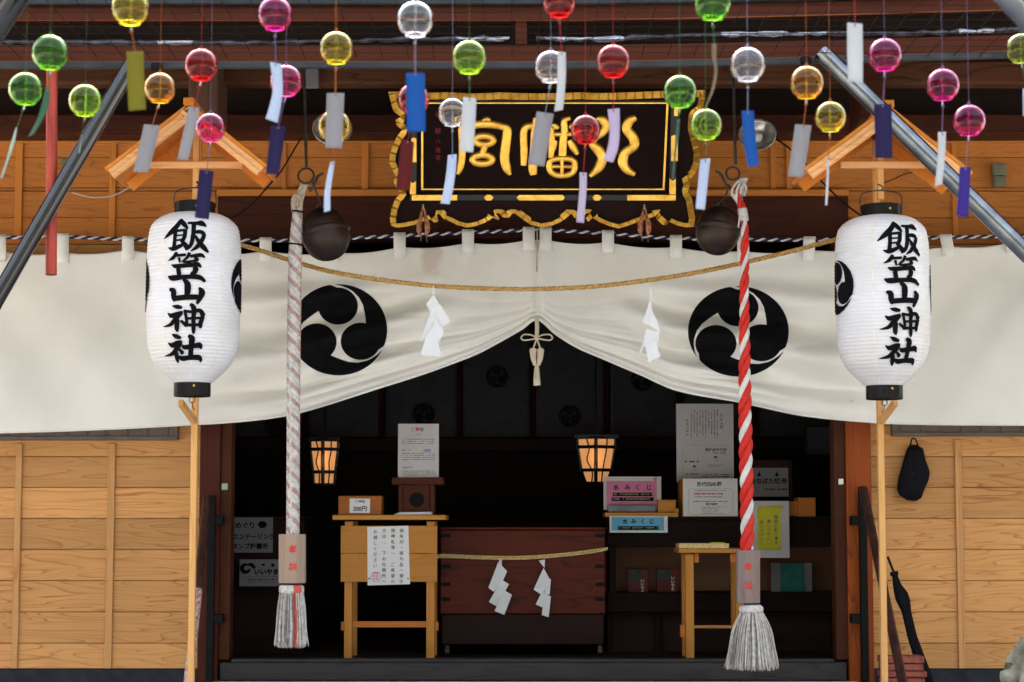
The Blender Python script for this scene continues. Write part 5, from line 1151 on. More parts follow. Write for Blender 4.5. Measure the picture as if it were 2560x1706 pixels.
# --- left pine table
T0 = 0.45
tb = thing('sign_table', (P(972, 1648, T0).x, T0, FLZ), 'narrow pine table with a plank front panel left of the offertory box', 'table')
mb = MB(); mb.pbox(831, 1288, 1115, 1300, T0 - 0.03, 0.42); mb.build('tabletop', M['table'], tb, bevel=0.003)
mb = MB(); mb.pbox(852, 1315, 1093, 1383.5, T0 - 0.012, 0.02); mb.pbox(852, 1384.5, 1093, 1455, T0 - 0.0125, 0.02); mb.build('front_panel', M['table'], tb, bevel=0.001)
for a, b_ in ((861, 881), (1066, 1087)):
    for yy in (T0 + 0.01, T0 + 0.34):
        mb = MB(); x0_ = P(a, 1400, T0).x; x1_ = P(b_, 1400, T0).x; mb.box(x0_, x1_, yy, yy + 0.04, FLZ, P(a, 1301, T0).z - 0.006); mb.build('leg', M['table_v'], tb, bevel=0.002)
mb = MB(); mb.pbox(881, 1554, 1066, 1569, T0 + 0.02, 0.02); mb.build('stretcher', M['orange_w'], tb, bevel=0.001)
for a, b_ in ((852, 861), (1087, 1096)): mb = MB(); mb.pbox(a, 1555, b_, 1577, T0 + 0.0, 0.05); mb.build('side_stretcher', M['orange_w'], tb, bevel=0.002)
nt_ = thing('notice_sheet', P(971, 1463, T0 - .015), 'white vertical notice with brushed black writing and red seal on the pine table', 'notice')
mb = MB(); mb.prism([P(918, 1318, T0 - .0145), P(1021, 1315, T0 - .0145), P(1025, 1461, T0 - .0145), P(919, 1464, T0 - .0145)], (0, 0.001, 0)); mb.build('paper', M['paper'], nt_)
mb = MB()
for s_, x_, y_ in (('御朱印・授与品（御守', 1004, 1327), ('御神札等）　ご希望の', 982.5, 1327), ('方は、　下の社務所へ', 960.5, 1327), ('お越しください。', 938.5, 1330)):
    put_text(mb, s_, x_, y_ + 0, T0 - .0155, 10.6, vertical=True, gap=1.32, bold=0.0)
mb.build('lettering', M['ink'], nt_, normals=False)
mb = MB(); q = P(940, 1443, T0 - .0155)
ring = [(q.x + 0.026 * math.cos(a), T0 - .017, q.z + 0.024 * math.sin(a)) for a in [2 * math.pi * i / 24 for i in range(25)]]; mb.tube(ring, 0.0009, 4)
for dx in (-4, 4):
    for dy in (-7, 0, 7): put_text(mb, '印', 939 + dx, 1441 + dy, T0 - .0155, 7)
mb.build('red_seal', M['ink_red'], nt_, normals=False)
mb = MB()
for x_ in (923, 1020): mb.lathe([(0, -.004), (.004, -.002), (.004, .002), (0, .004)], P(x_, 1447, T0 - .016), 8)
mb.build('pin', M['black_m'], nt_)
pb_ = thing('coin_box', P(900, 1287, T0), 'orange wooden box with a price slip on the pine table', 'box')
mb = MB(); mb.pbox(846, 1240, 954, 1287.5, T0 + 0.03, 0.2); mb.build('box_body', M['orange_w'], pb_, bevel=0.003)
mb = MB(); mb.pbox(874, 1247, 925, 1283, T0 + 0.027, 0.002); mb.build('price_slip', M['paper'], pb_)
mb = MB(); put_text(mb, 'ご神塩', 900, 1254, T0 + .0265, 8.5); put_text(mb, '200円', 900, 1272, T0 + .0265, 14, bold=0.02); mb.build('lettering', M['ink'], pb_, normals=False)
hs = thing('small_wooden_stand', P(1042, 1287, T0 + .05), 'small dark red wooden stand with a round opening on the pine table', 'stand')
T1 = T0 + 0.1
mb = MB(); mb.pbox(979, 1194, 1108, 1212, T1 - .03, 0.26); mb.build('top_board', M['old_box'], hs, bevel=0.003)
mb = MB(); mb.pbox(1008, 1212, 1074, 1287, T1, 0.012)
mb.build('front_board', M['old_box'], hs, bevel=0.002)
for a, b_ in ((996, 1007.5), (1074.5, 1086)): mb = MB(); mb.pbox(a, 1212, b_, 1287, T1 + .01, 0.2); mb.build('side_board', M['old_box'], hs, bevel=0.002)
mb = MB(); pts = []
for i in range(60):
    a = 2 * math.pi * i / 60; rr = 18 * (1 + 0.06 * abs(math.sin(2.5 * (a - math.pi / 2)))) ; pts.append(P(1042 + rr * math.cos(a), 1250 - rr * math.sin(a), T1 - .0005))
mb.prism(pts, (0, 0.0003, 0)); mb.build('round_opening', M['void'], hs)
mb = MB(); mb.prism([P(985, 1286, T0), P(1000, 1281, T0), P(1078, 1280, T0), P(1081, 1287, T0), P(985, 1288, T0)], (0, .15, 0)); tag(mb.build('paper_pile', M['paper_g'], bevel=0.001), 'low pile of white papers under the small dark red stand', 'paper')
def poster(name, quad, Y, mat, label, cat='poster', th=0.004, lines=()):
    s = thing(name, P((quad[0] + quad[2]) / 2, quad[3], Y), label, cat); mb = MB(); mb.pbox(*quad, Y, th); mb.build('sheet', M[mat], s)
    return s
ps = poster('poster', (995, 1060, 1097, 1194), T1 + .02, 'paper_g', 'white printed poster standing on the small dark red wooden stand')
Yp = T1 + .02
mb = MB(); put_text(mb, 'ご', 1032, 1074, Yp, 10.5, bold=.02); put_text(mb, '塩', 1054, 1074, Yp, 10.5, bold=.02); scribble(mb, 1005, 1096, 1085, 1112, Yp, 3); scribble(mb, 1004, 1124, 1024, 1129, Yp, 1, h=.8); scribble(mb, 1004, 1132, 1087, 1152, Yp, 4); scribble(mb, 1004, 1167, 1028, 1172, Yp, 1, h=.8); scribble(mb, 1004, 1176, 1088, 1190, Yp, 3); scribble(mb, 1036, 1085, 1054, 1089, Yp, 1); mb.build('lettering', M['ink_g'], ps, normals=False)
mb = MB(); put_text(mb, '神', 1043, 1074, Yp, 10.5, bold=.03); mb.build('red_lettering', M['ink_red'], ps, normals=False)
mb = MB(); mb.prism([P(1068 + 10 * math.cos(a), 1127 - 4.5 * math.sin(a), Yp - .001) for a in [2 * math.pi * i / 20 for i in range(20)]], (0, .0005, 0)); mb.build('blue_oval', M['ink_blue'], ps)

# --- offertory box
OB = 0.72
ob = thing('offertory_box', (P(1308, 1612, OB).x, OB, FLZ), 'large dark red wooden offertory box with straw rope across its front', 'offertory box')
xa = P(1100, 1460, OB).x; xb = P(1514, 1460, OB).x; z1 = P(1300, 1325, OB).z; z2_ = P(1300, 1536, OB).z; z3 = P(1300, 1612, OB).z
mb = MB(); mb.box(xa, xb, OB, OB + 0.6, z2_, z1); mb.build('box_body', M['box_red'], ob, bevel=0.006)
mb = MB(); mb.box(xa + .01, xb - .01, OB + 0.012, OB + .58, z3, z2_ - .001); mb.build('base', M['box_dark'], ob, bevel=0.004)
mb = MB(); mb.box(xa - .004, xb + .004, OB - .008, OB + .03, z1 + .001, z1 + .014); mb.build('rim', M['box_red'], ob, bevel=.003)
mb = MB()
for py_ in (1335, 1412, 1457, 1494): 
    for sg, x_ in ((1, 1100), (-1, 1514)): mb.pbox(x_ + sg * 2, py_, x_ + sg * 26, py_ + 9, OB - .004, .0035)
mb.build('iron_strap', M['black_m'], ob, bevel=0.001)
for x_ in (1118, 1500):
    mb = MB(); c = P(x_, 1630, OB + .05); mb.tube([c + Vector((-.012, 0, 0)), c + Vector((.012, 0, 0))], 0.022, 14); mb.pbox(x_ - 5, 1614, x_ + 5, 1627, OB + .03, .02); mb.build('caster', M['iron'], ob)
mb = MB()
for dy in (-2.6, 2.6): rope(mb, curve_pts([P(x, y + dy * (1 if abs(x - 1300) < 215 else .4), OB - .02) for x, y in ((1092, 1391), (1130, 1391), (1200, 1394), (1290, 1395), (1370, 1391), (1440, 1384), (1492, 1377), (1519, 1372))], 8), [0, 0], 0.0028, 0.0034, 0.024, 5, 8)
tag(mb.build('straw_rope', M['straw_l']), 'pale straw rope tied across the front of the red offertory box', 'rope')
g2 = 'paper streamers on the offertory box'
zs = lambda pts: z2(600, 1040, 2.354, pts)
shide('paper_streamer', 'stepped zigzag white paper streamer on the left of the offertory box rope', [zs([(1527, 835), (1542, 850), (1540, 900), (1520, 890)]), zs([(1520, 860), (1572, 915), (1545, 975), (1494, 1036), (1462, 1012)]), zs([(1540, 965), (1583, 990), (1545, 1060), (1512, 1122), (1465, 1095)]), zs([(1560, 1030), (1601, 1053), (1555, 1172), (1497, 1148)])], OB - .045, M['paper_w'], g2)
zs = lambda pts: z2(1250, 1040, 2.354, pts)
shide('paper_streamer', 'curled narrow white paper streamer on the right of the offertory box rope', [zs([(228, 852), (265, 845), (262, 895), (250, 880)]), zs([(256, 895), (300, 975), (270, 1010), (245, 1055), (198, 1022)]), zs([(262, 960), (300, 960), (292, 1050), (262, 1060)]), zs([(250, 1030), (275, 1050), (255, 1130), (210, 1110)]), zs([(262, 1050), (300, 1062), (286, 1185), (245, 1172)])], OB - .045, M['paper_w'], g2)

# --- counter on the right with its things
CB = 1.0
ct = thing('shelf_counter', (P(1800, 1640, CB).x, CB, FLZ), 'dark wooden counter with open shelves right of the offertory box', 'counter')
xa = P(1518, 1500, CB).x; xb = P(2100, 1500, CB).x + .25; dz = .55
def cbx(name, y0, y1, Ya, dep, mat='counter', x0=None, x1=None):
    mb = MB(); mb.box(x0 or xa, x1 or xb, Ya, Ya + dep, P(1700, y1, Ya).z, P(1700, y0, Ya).z); return mb.build(name, M[mat], ct, bevel=.003)
cbx('countertop', 1292, 1300, CB - .02, dz); cbx('front_board', 1300.5, 1368, CB, .03); cbx('shelf', 1482, 1530, CB, .45); cbx('back_panel', 1368, 1483, CB + .32, .02, 'shelf_back')
cbx('plinth', 1530.5, 1645, CB + .12, .03, 'box_dark')
for q in (1520, 1640, 1842, 2085): mb = MB(); x = P(q, 1600, CB).x; mb.box(x, x + .03, CB + .06, CB + .42, FLZ, P(q, 1531, CB).z); mb.build('divider', M['counter'], ct)
mb = MB(); x = P(1524, 1420, CB).x; mb.box(x, x + .035, CB + .002, CB + .3, P(1500, 1483, CB).z, P(1500, 1368, CB).z); mb.build('divider', M['counter'], ct)
C2 = CB + 0.02
tr = thing('wooden_tray', P(1600, 1293, C2), 'pale wooden tray at the left end of the counter', 'tray')
mb = MB(); mb.pbox(1512, 1282, 1696, 1293, CB - .04, .25); mb.build('base', M['table'], tr, bevel=.002)
mb = MB(); mb.pbox(1685, 1272, 1697, 1281.5, CB - .04, .25); mb.build('side', M['table'], tr, bevel=.002)
mb = MB(); mb.pbox(1645, 1253, 1690, 1281, CB + .0, .12); mb.pbox(1644, 1250, 1691, 1253.5, CB - .004, .128); tag(mb.build('small_box', M['table'], bevel=.002), 'small square pale wooden box on the tray beside the pink sign', 'box')
sg = poster('card_stand', (1509, 1192, 1653, 1275), CB + .07, 'paper_g', 'pink and white card on the tray reading water fortune in brushed letters', 'sign'); Y_ = CB + .0698
mb = MB(); mb.pbox(1516, 1203, 1642, 1262, Y_ - .002, .0019); mb.lathe([(0, -.001), (.011, -.0008), (.011, .0008)], P(1638, 1198, Y_ - .002), 14, M=Matrix.Rotation(R(90), 3, 'X')); mb.build('pink_field', M['pink_p'], sg)
mb = MB()
for ch, x in zip('水みくじ', (1540, 1569, 1594, 1623)): put_text(mb, ch, x, 1219, Y_ - .002, 15, bold=.025)
mb.pbox(1532, 1232, 1632, 1241, Y_ - .004, .0018); mb.pbox(1529, 1244, 1634, 1253, Y_ - .004, .0018); mb.build('lettering', M['ink'], sg, normals=False)
mb = MB(); scribble(mb, 1535, 1233, 1630, 1240, Y_ - .004, 1, h=.55); scribble(mb, 1532, 1245, 1630, 1252, Y_ - .004, 1, h=.55); mb.build('gold_lettering', M['gold_txt'], sg, normals=False)
mb = MB(); mb.pbox(1519, 1262, 1641, 1281, CB + .02, .04); tag(mb.build('plastic_case', M['case'] if 'case' in M else M.setdefault('case', plain('grey_translucent_plastic', (0.17, 0.18, 0.2), .2)), bevel=.006), 'low grey plastic case in front of the pink card', 'case')
sg = poster('hanging_sign', (1524, 1291, 1669, 1332), CB - .046, 'paper', 'light blue and white sign hanging from the tray edge', 'sign', .002); Y_ = CB - .046
mb = MB(); mb.pbox(1529, 1293, 1660, 1327, Y_ - .002, .0018); mb.build('blue_field', M['blue_p'], sg)
mb = MB()
for ch, x in zip('水みくじ', (1563, 1584, 1607, 1629)): put_text(mb, ch, x, 1304, Y_ - .0022, 13, bold=.03)
mb.pbox(1545, 1316, 1647, 1325, Y_ - .004, .0018); mb.build('lettering', M['ink'], sg, normals=False)
mb = MB(); scribble(mb, 1548, 1317, 1645, 1324, Y_ - .004, 1, h=.55); mb.build('gold_lettering', M['gold_txt'], sg, normals=False)
mb = MB(); 
for x in (1528, 1664): mb.lathe([(0, -.003), (.004, -.002), (.004, .002), (0, .003)], P(x, 1290, Y_ - .002), 8)
mb.build('pin', M['gold'], sg)
bx = thing('collection_box', P(1775, 1293, CB), 'white fronted wooden box with printed notice in the middle of the counter', 'box')
mb = MB(); mb.pbox(1706, 1198, 1845, 1293, CB - .01, .3); 
a = P(1706, 1200, CB - .009); mb.add([P(1700, 1203, CB + .22), P(1706.5, 1198, CB - .008), P(1706.5, 1292, CB - .008), P(1697, 1280, CB + .22)], [(0, 1, 2, 3)]); mb.build('box_body', M['table'], bx, bevel=.002)
Y_ = CB - .012; mb = MB(); mb.pbox(1708, 1197, 1844, 1290.5, Y_, .0018); mb.build('paper_front', M['paper'], bx)
mb = MB(); put_text(mb, '形代納め箱', 1773, 1211, Y_, 12.5, bold=.02); scribble(mb, 1765, 1258, 1795, 1264, Y_, 1, h=.8); mb.build('lettering', M['ink'], bx, normals=False)
mb = MB(); scribble(mb, 1738, 1225, 1812, 1229, Y_, 1, h=.6); scribble(mb, 1738, 1240, 1812, 1246, Y_, 1, h=.5); scribble(mb, 1733, 1252, 1817, 1257, Y_, 1, h=.6); scribble(mb, 1753, 1266, 1812, 1286, Y_, 5)
mb.tube([P(x, y, Y_ - .0002) for x, y in ((1722, 1224), (1728, 1222), (1826, 1222), (1832, 1228), (1831, 1282), (1826, 1287), (1727, 1287), (1721, 1281), (1722, 1224))], 0.0006, 4); mb.build('small_print', M['ink_g'], bx, normals=False)
mb = MB(); scribble(mb, 1731, 1232, 1818, 1239, Y_, 1, h=.7); mb.build('red_lettering', M['ink_red'], bx, normals=False)
ps = poster('tall_poster', (1691, 1010, 1834, 1205), CB + .25, 'paper_g', 'tall mauve grey printed poster standing behind the white collection box'); Y_ = CB + .25
mb = MB(); scribble(mb, 1725, 1025, 1797, 1094, Y_, 10, vertical=True, h=.42); mb.build('small_print', M['ink_g'], ps, normals=False)
mb = MB(); put_text(mb, '大祓人形', 1804, 1039, Y_, 8.5, vertical=True, gap=1.15, bold=.01); put_text(mb, '飯笠山神社', 1718, 1052, Y_, 6, vertical=True, gap=1.45, bold=.01); put_text(mb, '形代のやり方', 1790, 1125, Y_, 9, bold=.025); scribble(mb, 1712, 1152, 1755, 1157, Y_, 1, h=.8); scribble(mb, 1766, 1161, 1808, 1168, Y_, 2); scribble(mb, 1716, 1184, 1750, 1188, Y_, 1, h=.8); scribble(mb, 1755, 1184, 1822, 1194, Y_, 2); scribble(mb, 1782, 1132, 1815, 1135, Y_, 1, h=.8); mb.build('lettering', M['ink'], ps, normals=False)
mb = MB()
for x, y in ((1789, 1145), (1736, 1168)):
    mb.prism([P(x + 4.5 * math.cos(a), y - 4.2 * math.sin(a), Y_ - .001) for a in [math.pi * i / 10 for i in range(11)]], (0, .0005, 0)); mb.tube([P(x + 4 * math.cos(a), y + 2 - 6 * math.sin(a), Y_ - .0006) for a in [2 * math.pi * i / 14 for i in range(15)]], .0005, 4)
mb.tube([P(x, y, Y_ - .0002) for x, y in ((1830, 1113), (1707, 1113), (1707, 1196))], 0.0005, 4); mb.build('little_drawings', M['ink'], ps)
ps = poster('tanabata_sign', (1868, 1170, 1971, 1242), CB + .12, 'paper_dim', 'grey sign with two small dark trees on top right of the red and white rope', 'sign'); Y_ = CB + .12
mb = MB()
for ch, x in zip('たなばた短冊', (1883, 1898, 1913, 1928, 1943, 1960)): put_text(mb, ch, x, 1203, Y_, 14.5, bold=.03)
for x in (1898, 1942): mb.prism([P(x + a, 1191 - b_, Y_ - .001) for a, b_ in ((-5, 0), (-3, 7), (-1, 8), (0, 15), (2, 8), (3, 6), (5, 0))], (0, .0005, 0))
scribble(mb, 1912, 1221, 1968, 1227, Y_, 1, h=.7); mb.build('lettering', M['ink'], ps, normals=False)
fm_ = MB(); fm_.pbox(1868, 1150, 1978, 1169.5, CB + .14, .03); fm_.pbox(1971.5, 1150, 1981, 1250, CB + .135, .03); tag(fm_.build('sign_holder', M['box_dark'], bevel=.002), 'dark wooden holder framing the grey sign on the counter', 'holder')
ps = poster('yellow_poster', (1872, 1253, 1973, 1395), CB - .06, 'paper_g', 'white sheet with a yellow scroll hanging from the counter edge', 'poster', .002); Y_ = CB - .06
mb = MB(); mb.pbox(1893, 1272, 1952, 1370, Y_ - .002, .0018)
for y in (1268, 1372): mb.tube([P(1896, y, Y_ - .003), P(1957 if y < 1300 else 1952, y, Y_ - .003)], .0075, 8)
mb.build('yellow_scroll', M['yel_p'], ps)
mb = MB()
for s_, x_, y_ in (('短冊に願い事を', 1940, 1293), ('書いて竹に', 1922, 1304), ('結んで下さい', 1904, 1306)): put_text(mb, s_, x_, y_, Y_ - .0022, 9.5, vertical=True, gap=1.12, bold=.02)
mb.build('lettering', M['ink_blue'] if 0 else M['ink_g'], ps, normals=False)
mb = MB(); mb.pbox(1972, 1254, 1994, 1290, CB + .02, .15); mb.build('x', M['table'], None); o = COL.objects[-1]; o.name = 'pale_box'; tag(o, 'pale wooden box beside the orange block on the counter', 'box')
mb = MB(); mb.pbox(1995, 1246, 2039, 1292, CB - .01, .16); mb.pbox(1994, 1244, 2040, 1247, CB - .014, .168); tag(mb.build('orange_box', M['orange_w'], bevel=.002), 'orange wooden box at the right end of the counter', 'box')
# shelf goods
for (a, b_, lab, sh) in ((1570, 1620, 'dark red leaflet box with white lettering, left one on the shelf', 0), (1643, 1696, 'dark red leaflet box with white lettering, right one behind the side table', 4)):
    s = thing('leaflet_box', P((a + b_) / 2, 1482, CB + .1), lab, 'leaflets', 'dark red leaflet boxes'); mb = MB(); mb.pbox(a, 1425, b_, 1483, CB + .1, .05); mb.build('body', M['red_b'], s, bevel=.001)
    mb = MB(); mb.pbox(a + 1, 1426, a + 33, 1450, CB + .098, .0018); mb.build('picture', M['dkgreen'], s)
    mb = MB(); put_text(mb, 'いいやま', b_ - 11 - (3 if sh else 3), 1452 - sh * 1.6, CB + .0985, 9.5, vertical=True, gap=.95, bold=.03); mb.build('lettering', M['white_s'], s, normals=False)
s = thing('green_folder', P(1980, 1482, CB + .12), 'dark green folder standing on the counter shelf behind the rope block', 'folder')
mb = MB(); mb.pbox(1928, 1408, 2030, 1483, CB + .14, .01); mb.build('back_sheet', M['paper_dim'], s); mb = MB(); mb.pbox(1952, 1408, 2009, 1483, CB + .12, .015); mb.build('cover', M['green_b'], s, bevel=.001)
mb = MB(); mb.pbox(2012, 1062, 2085, 1142, 1.9, .03); mb.pbox(2018, 1068, 2079, 1136, 1.896, .0035, 1); tag(mb.build('framed_picture', [M['box_dark'], M['dimcloth']], bevel=.002), 'dim framed picture on the far wall at the upper right', 'picture')
# --- right small table
T2 = 0.5
t2 = thing('side_table', (P(1790, 1648, T2).x, T2, FLZ), 'small pale pine side table partly behind the red and white rope', 'table')
mb = MB(); mb.pbox(1696, 1372, 1862, 1383, T2 - .03, .3); mb.build('tabletop', M['table'], t2, bevel=.002)
for a, b_ in ((1714, 1735), (1840, 1860)):
    for yy in (T2, T2 + .22):
        mb = MB(); x0_ = P(a, 1500, T2).x; x1_ = P(b_, 1500, T2).x; mb.box(x0_, x1_, yy, yy + .04, FLZ, P(a, 1384, T2).z - .004); mb.build('leg', M['table_v'], t2, bevel=.002)
for a, b_ in ((1735.5, 1747), (1826, 1839.5)): mb = MB(); mb.pbox(a, 1384, b_, 1407, T2 + .01, .03); mb.build('corner_block', M['orange_w'], t2, bevel=.002)
mb = MB(); mb.pbox(1735.5, 1564, 1839, 1571, T2 + .01, .02); mb.build('stretcher', M['table'], t2)
mb = MB(); mb.pbox(1701, 1563, 1713.5, 1594, T2 + .005, .05); mb.build('tenon', M['orange_w'], t2, bevel=.002)
mb = MB(); mb.pbox(1697, 1359, 1823, 1371.5, T2 - .02, .2); bk = mb.build('flat_box', M['straw_l'], bevel=.002); tag(bk, 'flat pale box lying on the small side table', 'box')
mb = MB(); mb.pbox(1778, 1356.5, 1812, 1358.8, T2 + .0, .1); tag(mb.build('green_pad', M['yel_p']), 'thin yellow green pad on top of the flat pale box', 'pad')
# --- notices at the left inside the door
Yn = 0.9
ps = poster('dim_notice', (520, 1294, 682, 1382), Yn, 'paper_dim', 'dim grey notice with faint writing inside the doorway at the left', 'notice')
mb = MB(); put_text(mb, 'めぐり', 612, 1314, Yn, 17, bold=.03); put_text(mb, 'オリエンテーリング', 620, 1342, Yn, 15, bold=.03); put_text(mb, 'スタンプ設置所', 618, 1366, Yn, 15, bold=.03)
mb.prism([P(656 + 11 * math.cos(a), 1312 - 9 * math.sin(a), Yn - .001) for a in [2 * math.pi * i / 16 for i in range(16)]], (0, .0005, 0)); mb.build('lettering', M['ink'], ps, normals=False)
ps = poster('white_notice', (599, 1399, 705, 1466), Yn - .1, 'paper_dim', 'pale notice with a black swirl mark behind the left wooden block', 'notice'); Y_ = Yn - .1
mb = MB()
put_text(mb, 'いいやま', 666, 1430, Y_, 15.5, bold=.045); put_text(mb, 'スタンプオリエンテーリング', 668, 1450, Y_, 7.2, bold=.03); scribble(mb, 642, 1408, 690, 1420, Y_, 1, h=.7)
mb.tube([P(x, y, Y_ - .0005) for x, y in ((622, 1442), (704, 1442), (704, 1457), (622, 1457), (619, 1442))], .0008, 4)
L_, R_ = stroke2d([(617, 1412, 6), (608, 1414, 9), (605, 1422, 11), (610, 1430, 10), (620, 1429, 8), (625, 1422, 3)], 6); n = len(L_); decal_polys(mb, [(L_ + R_, [(i, i + 1, n + i + 1, n + i) for i in range(n - 1)])], lambda x, y, l: P(x, y, Y_ - .0016))
L_, R_ = stroke2d([(618, 1413, 4), (628, 1412, 9), (636, 1420, 8)], 6); n = len(L_); decal_polys(mb, [(L_ + R_, [(i, i + 1, n + i + 1, n + i) for i in range(n - 1)])], lambda x, y, l: P(x, y, Y_ - .0022))
mb.build('lettering', M['ink'], ps, normals=False)
mb = MB(); mb.box(P(515, 1500, Yn).x, P(760, 1500, Yn).x, Yn + .01, Yn + .5, FLZ, P(600, 1290, Yn).z); tag(mb.build('cabinet', M['counter'], bevel=.005), 'dark cabinet inside the doorway behind the left notices', 'cabinet')

# ================================================================== GLASS WIND BELLS
def bell(cx, cy, r, col, label, sl=None, sc='grey', cord='clear', ends=None, group='glass wind bells hanging on cords'):
    """sl: list of (xl, yl, xr, yr) rows down the paper strip, in photo pixels at the bell's own distance"""
    dist = 200.0 / r; Y = CAMY + dist; c = P(cx, cy, Y); rr = 0.0395
    s = thing('wind_bell', (c.x, Y, c.z), label, 'wind bell', group)
    th = 0.0016; a0 = math.acos(0.985); a1 = R(136)
    lowp = [(0, 1.0), (0.22, 0.987), (0.44, 0.925), (0.66, 0.80), (0.78, 0.66), (0.826, 0.585)]
    def bprof(R_):
        o_ = [(R_ * math.sin(R(3 + 87 * i / 16)), R_ * math.cos(R(3 + 87 * i / 16)) * 0.95) for i in range(17)]
        return o_ + [(R_ * smooth_interp(lowp, q), -R_ * q) for q in [0.86 * i / 12 for i in range(1, 13)]]
    out = bprof(rr)
    inn = bprof(rr - th)
    lip = [(out[-1][0] + 0.0010, out[-1][1] - 0.0014), (inn[-1][0] - 0.0006, inn[-1][1] - 0.0016)]
    prof = out + lip + inn[::-1] + [out[0]]
    mb = MB(); mb.lathe(prof, c, 40); mb.build('glass_bowl', G[col], s)
    mb = MB(); mb.lathe([(0, .004), (.0045, .002), (.0048, -.001), (0, -.003)], c + Vector((0, 0, rr * .95 + .003)), 12)
    mb.tube([c + Vector((0, 0, rr)), c + Vector((0, 0, rr + .008))], .0022, 6)
    bot = c + Vector((0, 0, -rr * 0.86)); 
    pts = [Vector((c.x, Y, ZM)), c + Vector((0, 0, rr))]; mb.tube(pts, .0005, 5)
    if sl: x0, y0, x1, y1 = sl[0]; top = P((x0 + x1) / 2, (y0 + y1) / 2 + 3, Y)
    else: top = bot + Vector((0, 0, -.06))
    rod_end = bot + (top - bot).normalized() * min(.019, (top - bot).length * .6)
    mb.tube([rod_end, top], .0009, 5); mb.lathe([(0, .004), (.0035, .001), (.0035, -.002), (0, -.004)], rod_end, 8); mb.build('cord', S[cord], s)
    mb = MB(); mb.tube([c + Vector((0, 0, rr * .9)), bot, rod_end], .0022, 8); mb.build('clapper', M['rod'], s)
    if sl:
        mb = MB(); rows = []
        rws = [Vector((a, b, 0)) for a, b, _, _ in sl]; rwt = [Vector((a, b, 0)) for _, _, a, b in sl]
        if len(sl) > 2: rws = curve_pts(rws, 6); rwt = curve_pts(rwt, 6)
        n = len(rws); vs = []
        for i in range(n):
            f = i / max(1, n - 1); tw = 0.004 * math.sin(f * 2.4 + cx)
            vs += [P(rws[i].x, rws[i].y, Y + tw), P((rws[i].x + rwt[i].x) / 2, (rws[i].y + rwt[i].y) / 2, Y + .001), P(rwt[i].x, rwt[i].y, Y - tw)]
        mb.add(vs, [(3 * i + j, 3 * i + j + 1, 3 * i + j + 4, 3 * i + j + 3) for i in range(n - 1) for j in range(2)], 0, True); mb.build('paper_strip', T[sc], s, solid=0.0005)
        mb = MB(); mb.lathe([(0, .001), (.0022, .0005), (.0022, -.0005), (0, -.001)], top + Vector((0, -.002, -.003)), 10, M=Matrix.Rotation(R(90), 3, 'X')); mb.build('eyelet', M['ink_g'], s)
B = bell
B(125, 131, 46, 'green', 'large dark green glass wind bell with twisted dark green strip over the red pole', [(114, 218, 124, 222), (104, 262, 124, 255), (92, 300, 112, 290), (71, 343, 84, 336)], 'dgreen', 'green')
B(64, 222, 43, 'green', 'pale bottomed green glass wind bell at the far left edge', [(40, 319, 43, 320), (27, 360, 35, 362), (14, 405, 20, 406), (0, 446, 6, 447)], 'pgreen', 'green')
B(213, 251, 42, 'lime', 'lime glass wind bell between the red pole and the left steel brace', [(203, 335, 206, 335), (196, 382, 199, 383)], 'pgreen', 'dk')
B(326, 18, 48, 'yellow', 'yellow glass wind bell with olive paper strip at the top left', [(316, 129, 359, 128), (318, 205, 361, 204), (322, 278, 365, 274)], 'olive', 'gold')
B(400, 220, 40, 'gold', 'amber glass wind bell above the left gabled roof, shade-coloured white strip tilted left', [(360, 311, 400, 314), (347, 370, 387, 372), (333, 430, 371, 432)], 'grey', 'gold')
B(503, 162, 42, 'red', 'dark red glass wind bell above the left gabled roof with shade-coloured white strip', [(472, 268, 499, 269), (458, 332, 486, 335), (443, 399, 470, 402)], 'grey', 'red')
B(526, 319, 38, 'pink', 'bright pink glass wind bell over the left lantern with navy strip', [(499, 425, 534, 428), (493, 485, 528, 488), (487, 545, 522, 549)], 'navy', 'magenta')
B(688, 35, 44, 'magenta', 'magenta glass wind bell at the top with curved pale blue strip', [(675, 155, 704, 161), (682, 220, 707, 222), (675, 260, 702, 266), (664, 297, 694, 308)], 'pale', 'magenta')
B(715, 202, 41, 'pink', 'pink glass wind bell partly behind a pale blue strip, its own strip navy', [(677, 314, 715, 316), (671, 375, 706, 378), (665, 435, 697, 437)], 'navy', 'magenta')
B(841, 120, 43, 'yellow', 'dull gold glass wind bell with shade-coloured white strip in front of the left chrome lamp', [(817, 233, 861, 233), (815, 300, 858, 302), (813, 370, 855, 371)], 'grey', 'gold')
B(836, 315, 42, 'yellow', 'yellow glass wind bell directly in front of the left chrome lamp', [(826, 405, 837, 403), (818, 440, 832, 438), (811, 485, 826, 482), (810, 531, 826, 527)], 'pale', 'gold')
B(1038, 48, 47, 'clear', 'large clear glass wind bell with bright blue strip', [(1015, 183, 1062, 183), (1016, 260, 1063, 260), (1017, 330, 1064, 330)], 'blue', 'clear')
B(1034, 247, 40, 'red', 'red glass wind bell hidden behind the bright blue strip, its own strip dark red', [(1003, 347, 1035, 355), (997, 410, 1031, 415), (990, 475, 1025, 478)], 'dred', 'red')
B(1173, 143, 44, 'lime', 'olive lime glass wind bell above the plaque with pale grey strip', [(1158, 243, 1191, 246), (1153, 310, 1188, 312), (1149, 378, 1183, 382)], 'white', 'green')
B(1131, 281, 37, 'clear', 'small clear glass wind bell in front of the plaque with pale blue curved strip', [(1120, 388, 1142, 386), (1116, 430, 1139, 430), (1109, 475, 1132, 477), (1101, 509, 1124, 511)], 'pale', 'clear')
B(1398, 3, 43, 'red', 'red glass wind bell cut by the top edge with narrow pale strip', [(1394, 129, 1414, 131), (1394, 180, 1415, 182), (1392, 230, 1412, 232), (1386, 279, 1407, 275)], 'white', 'red')
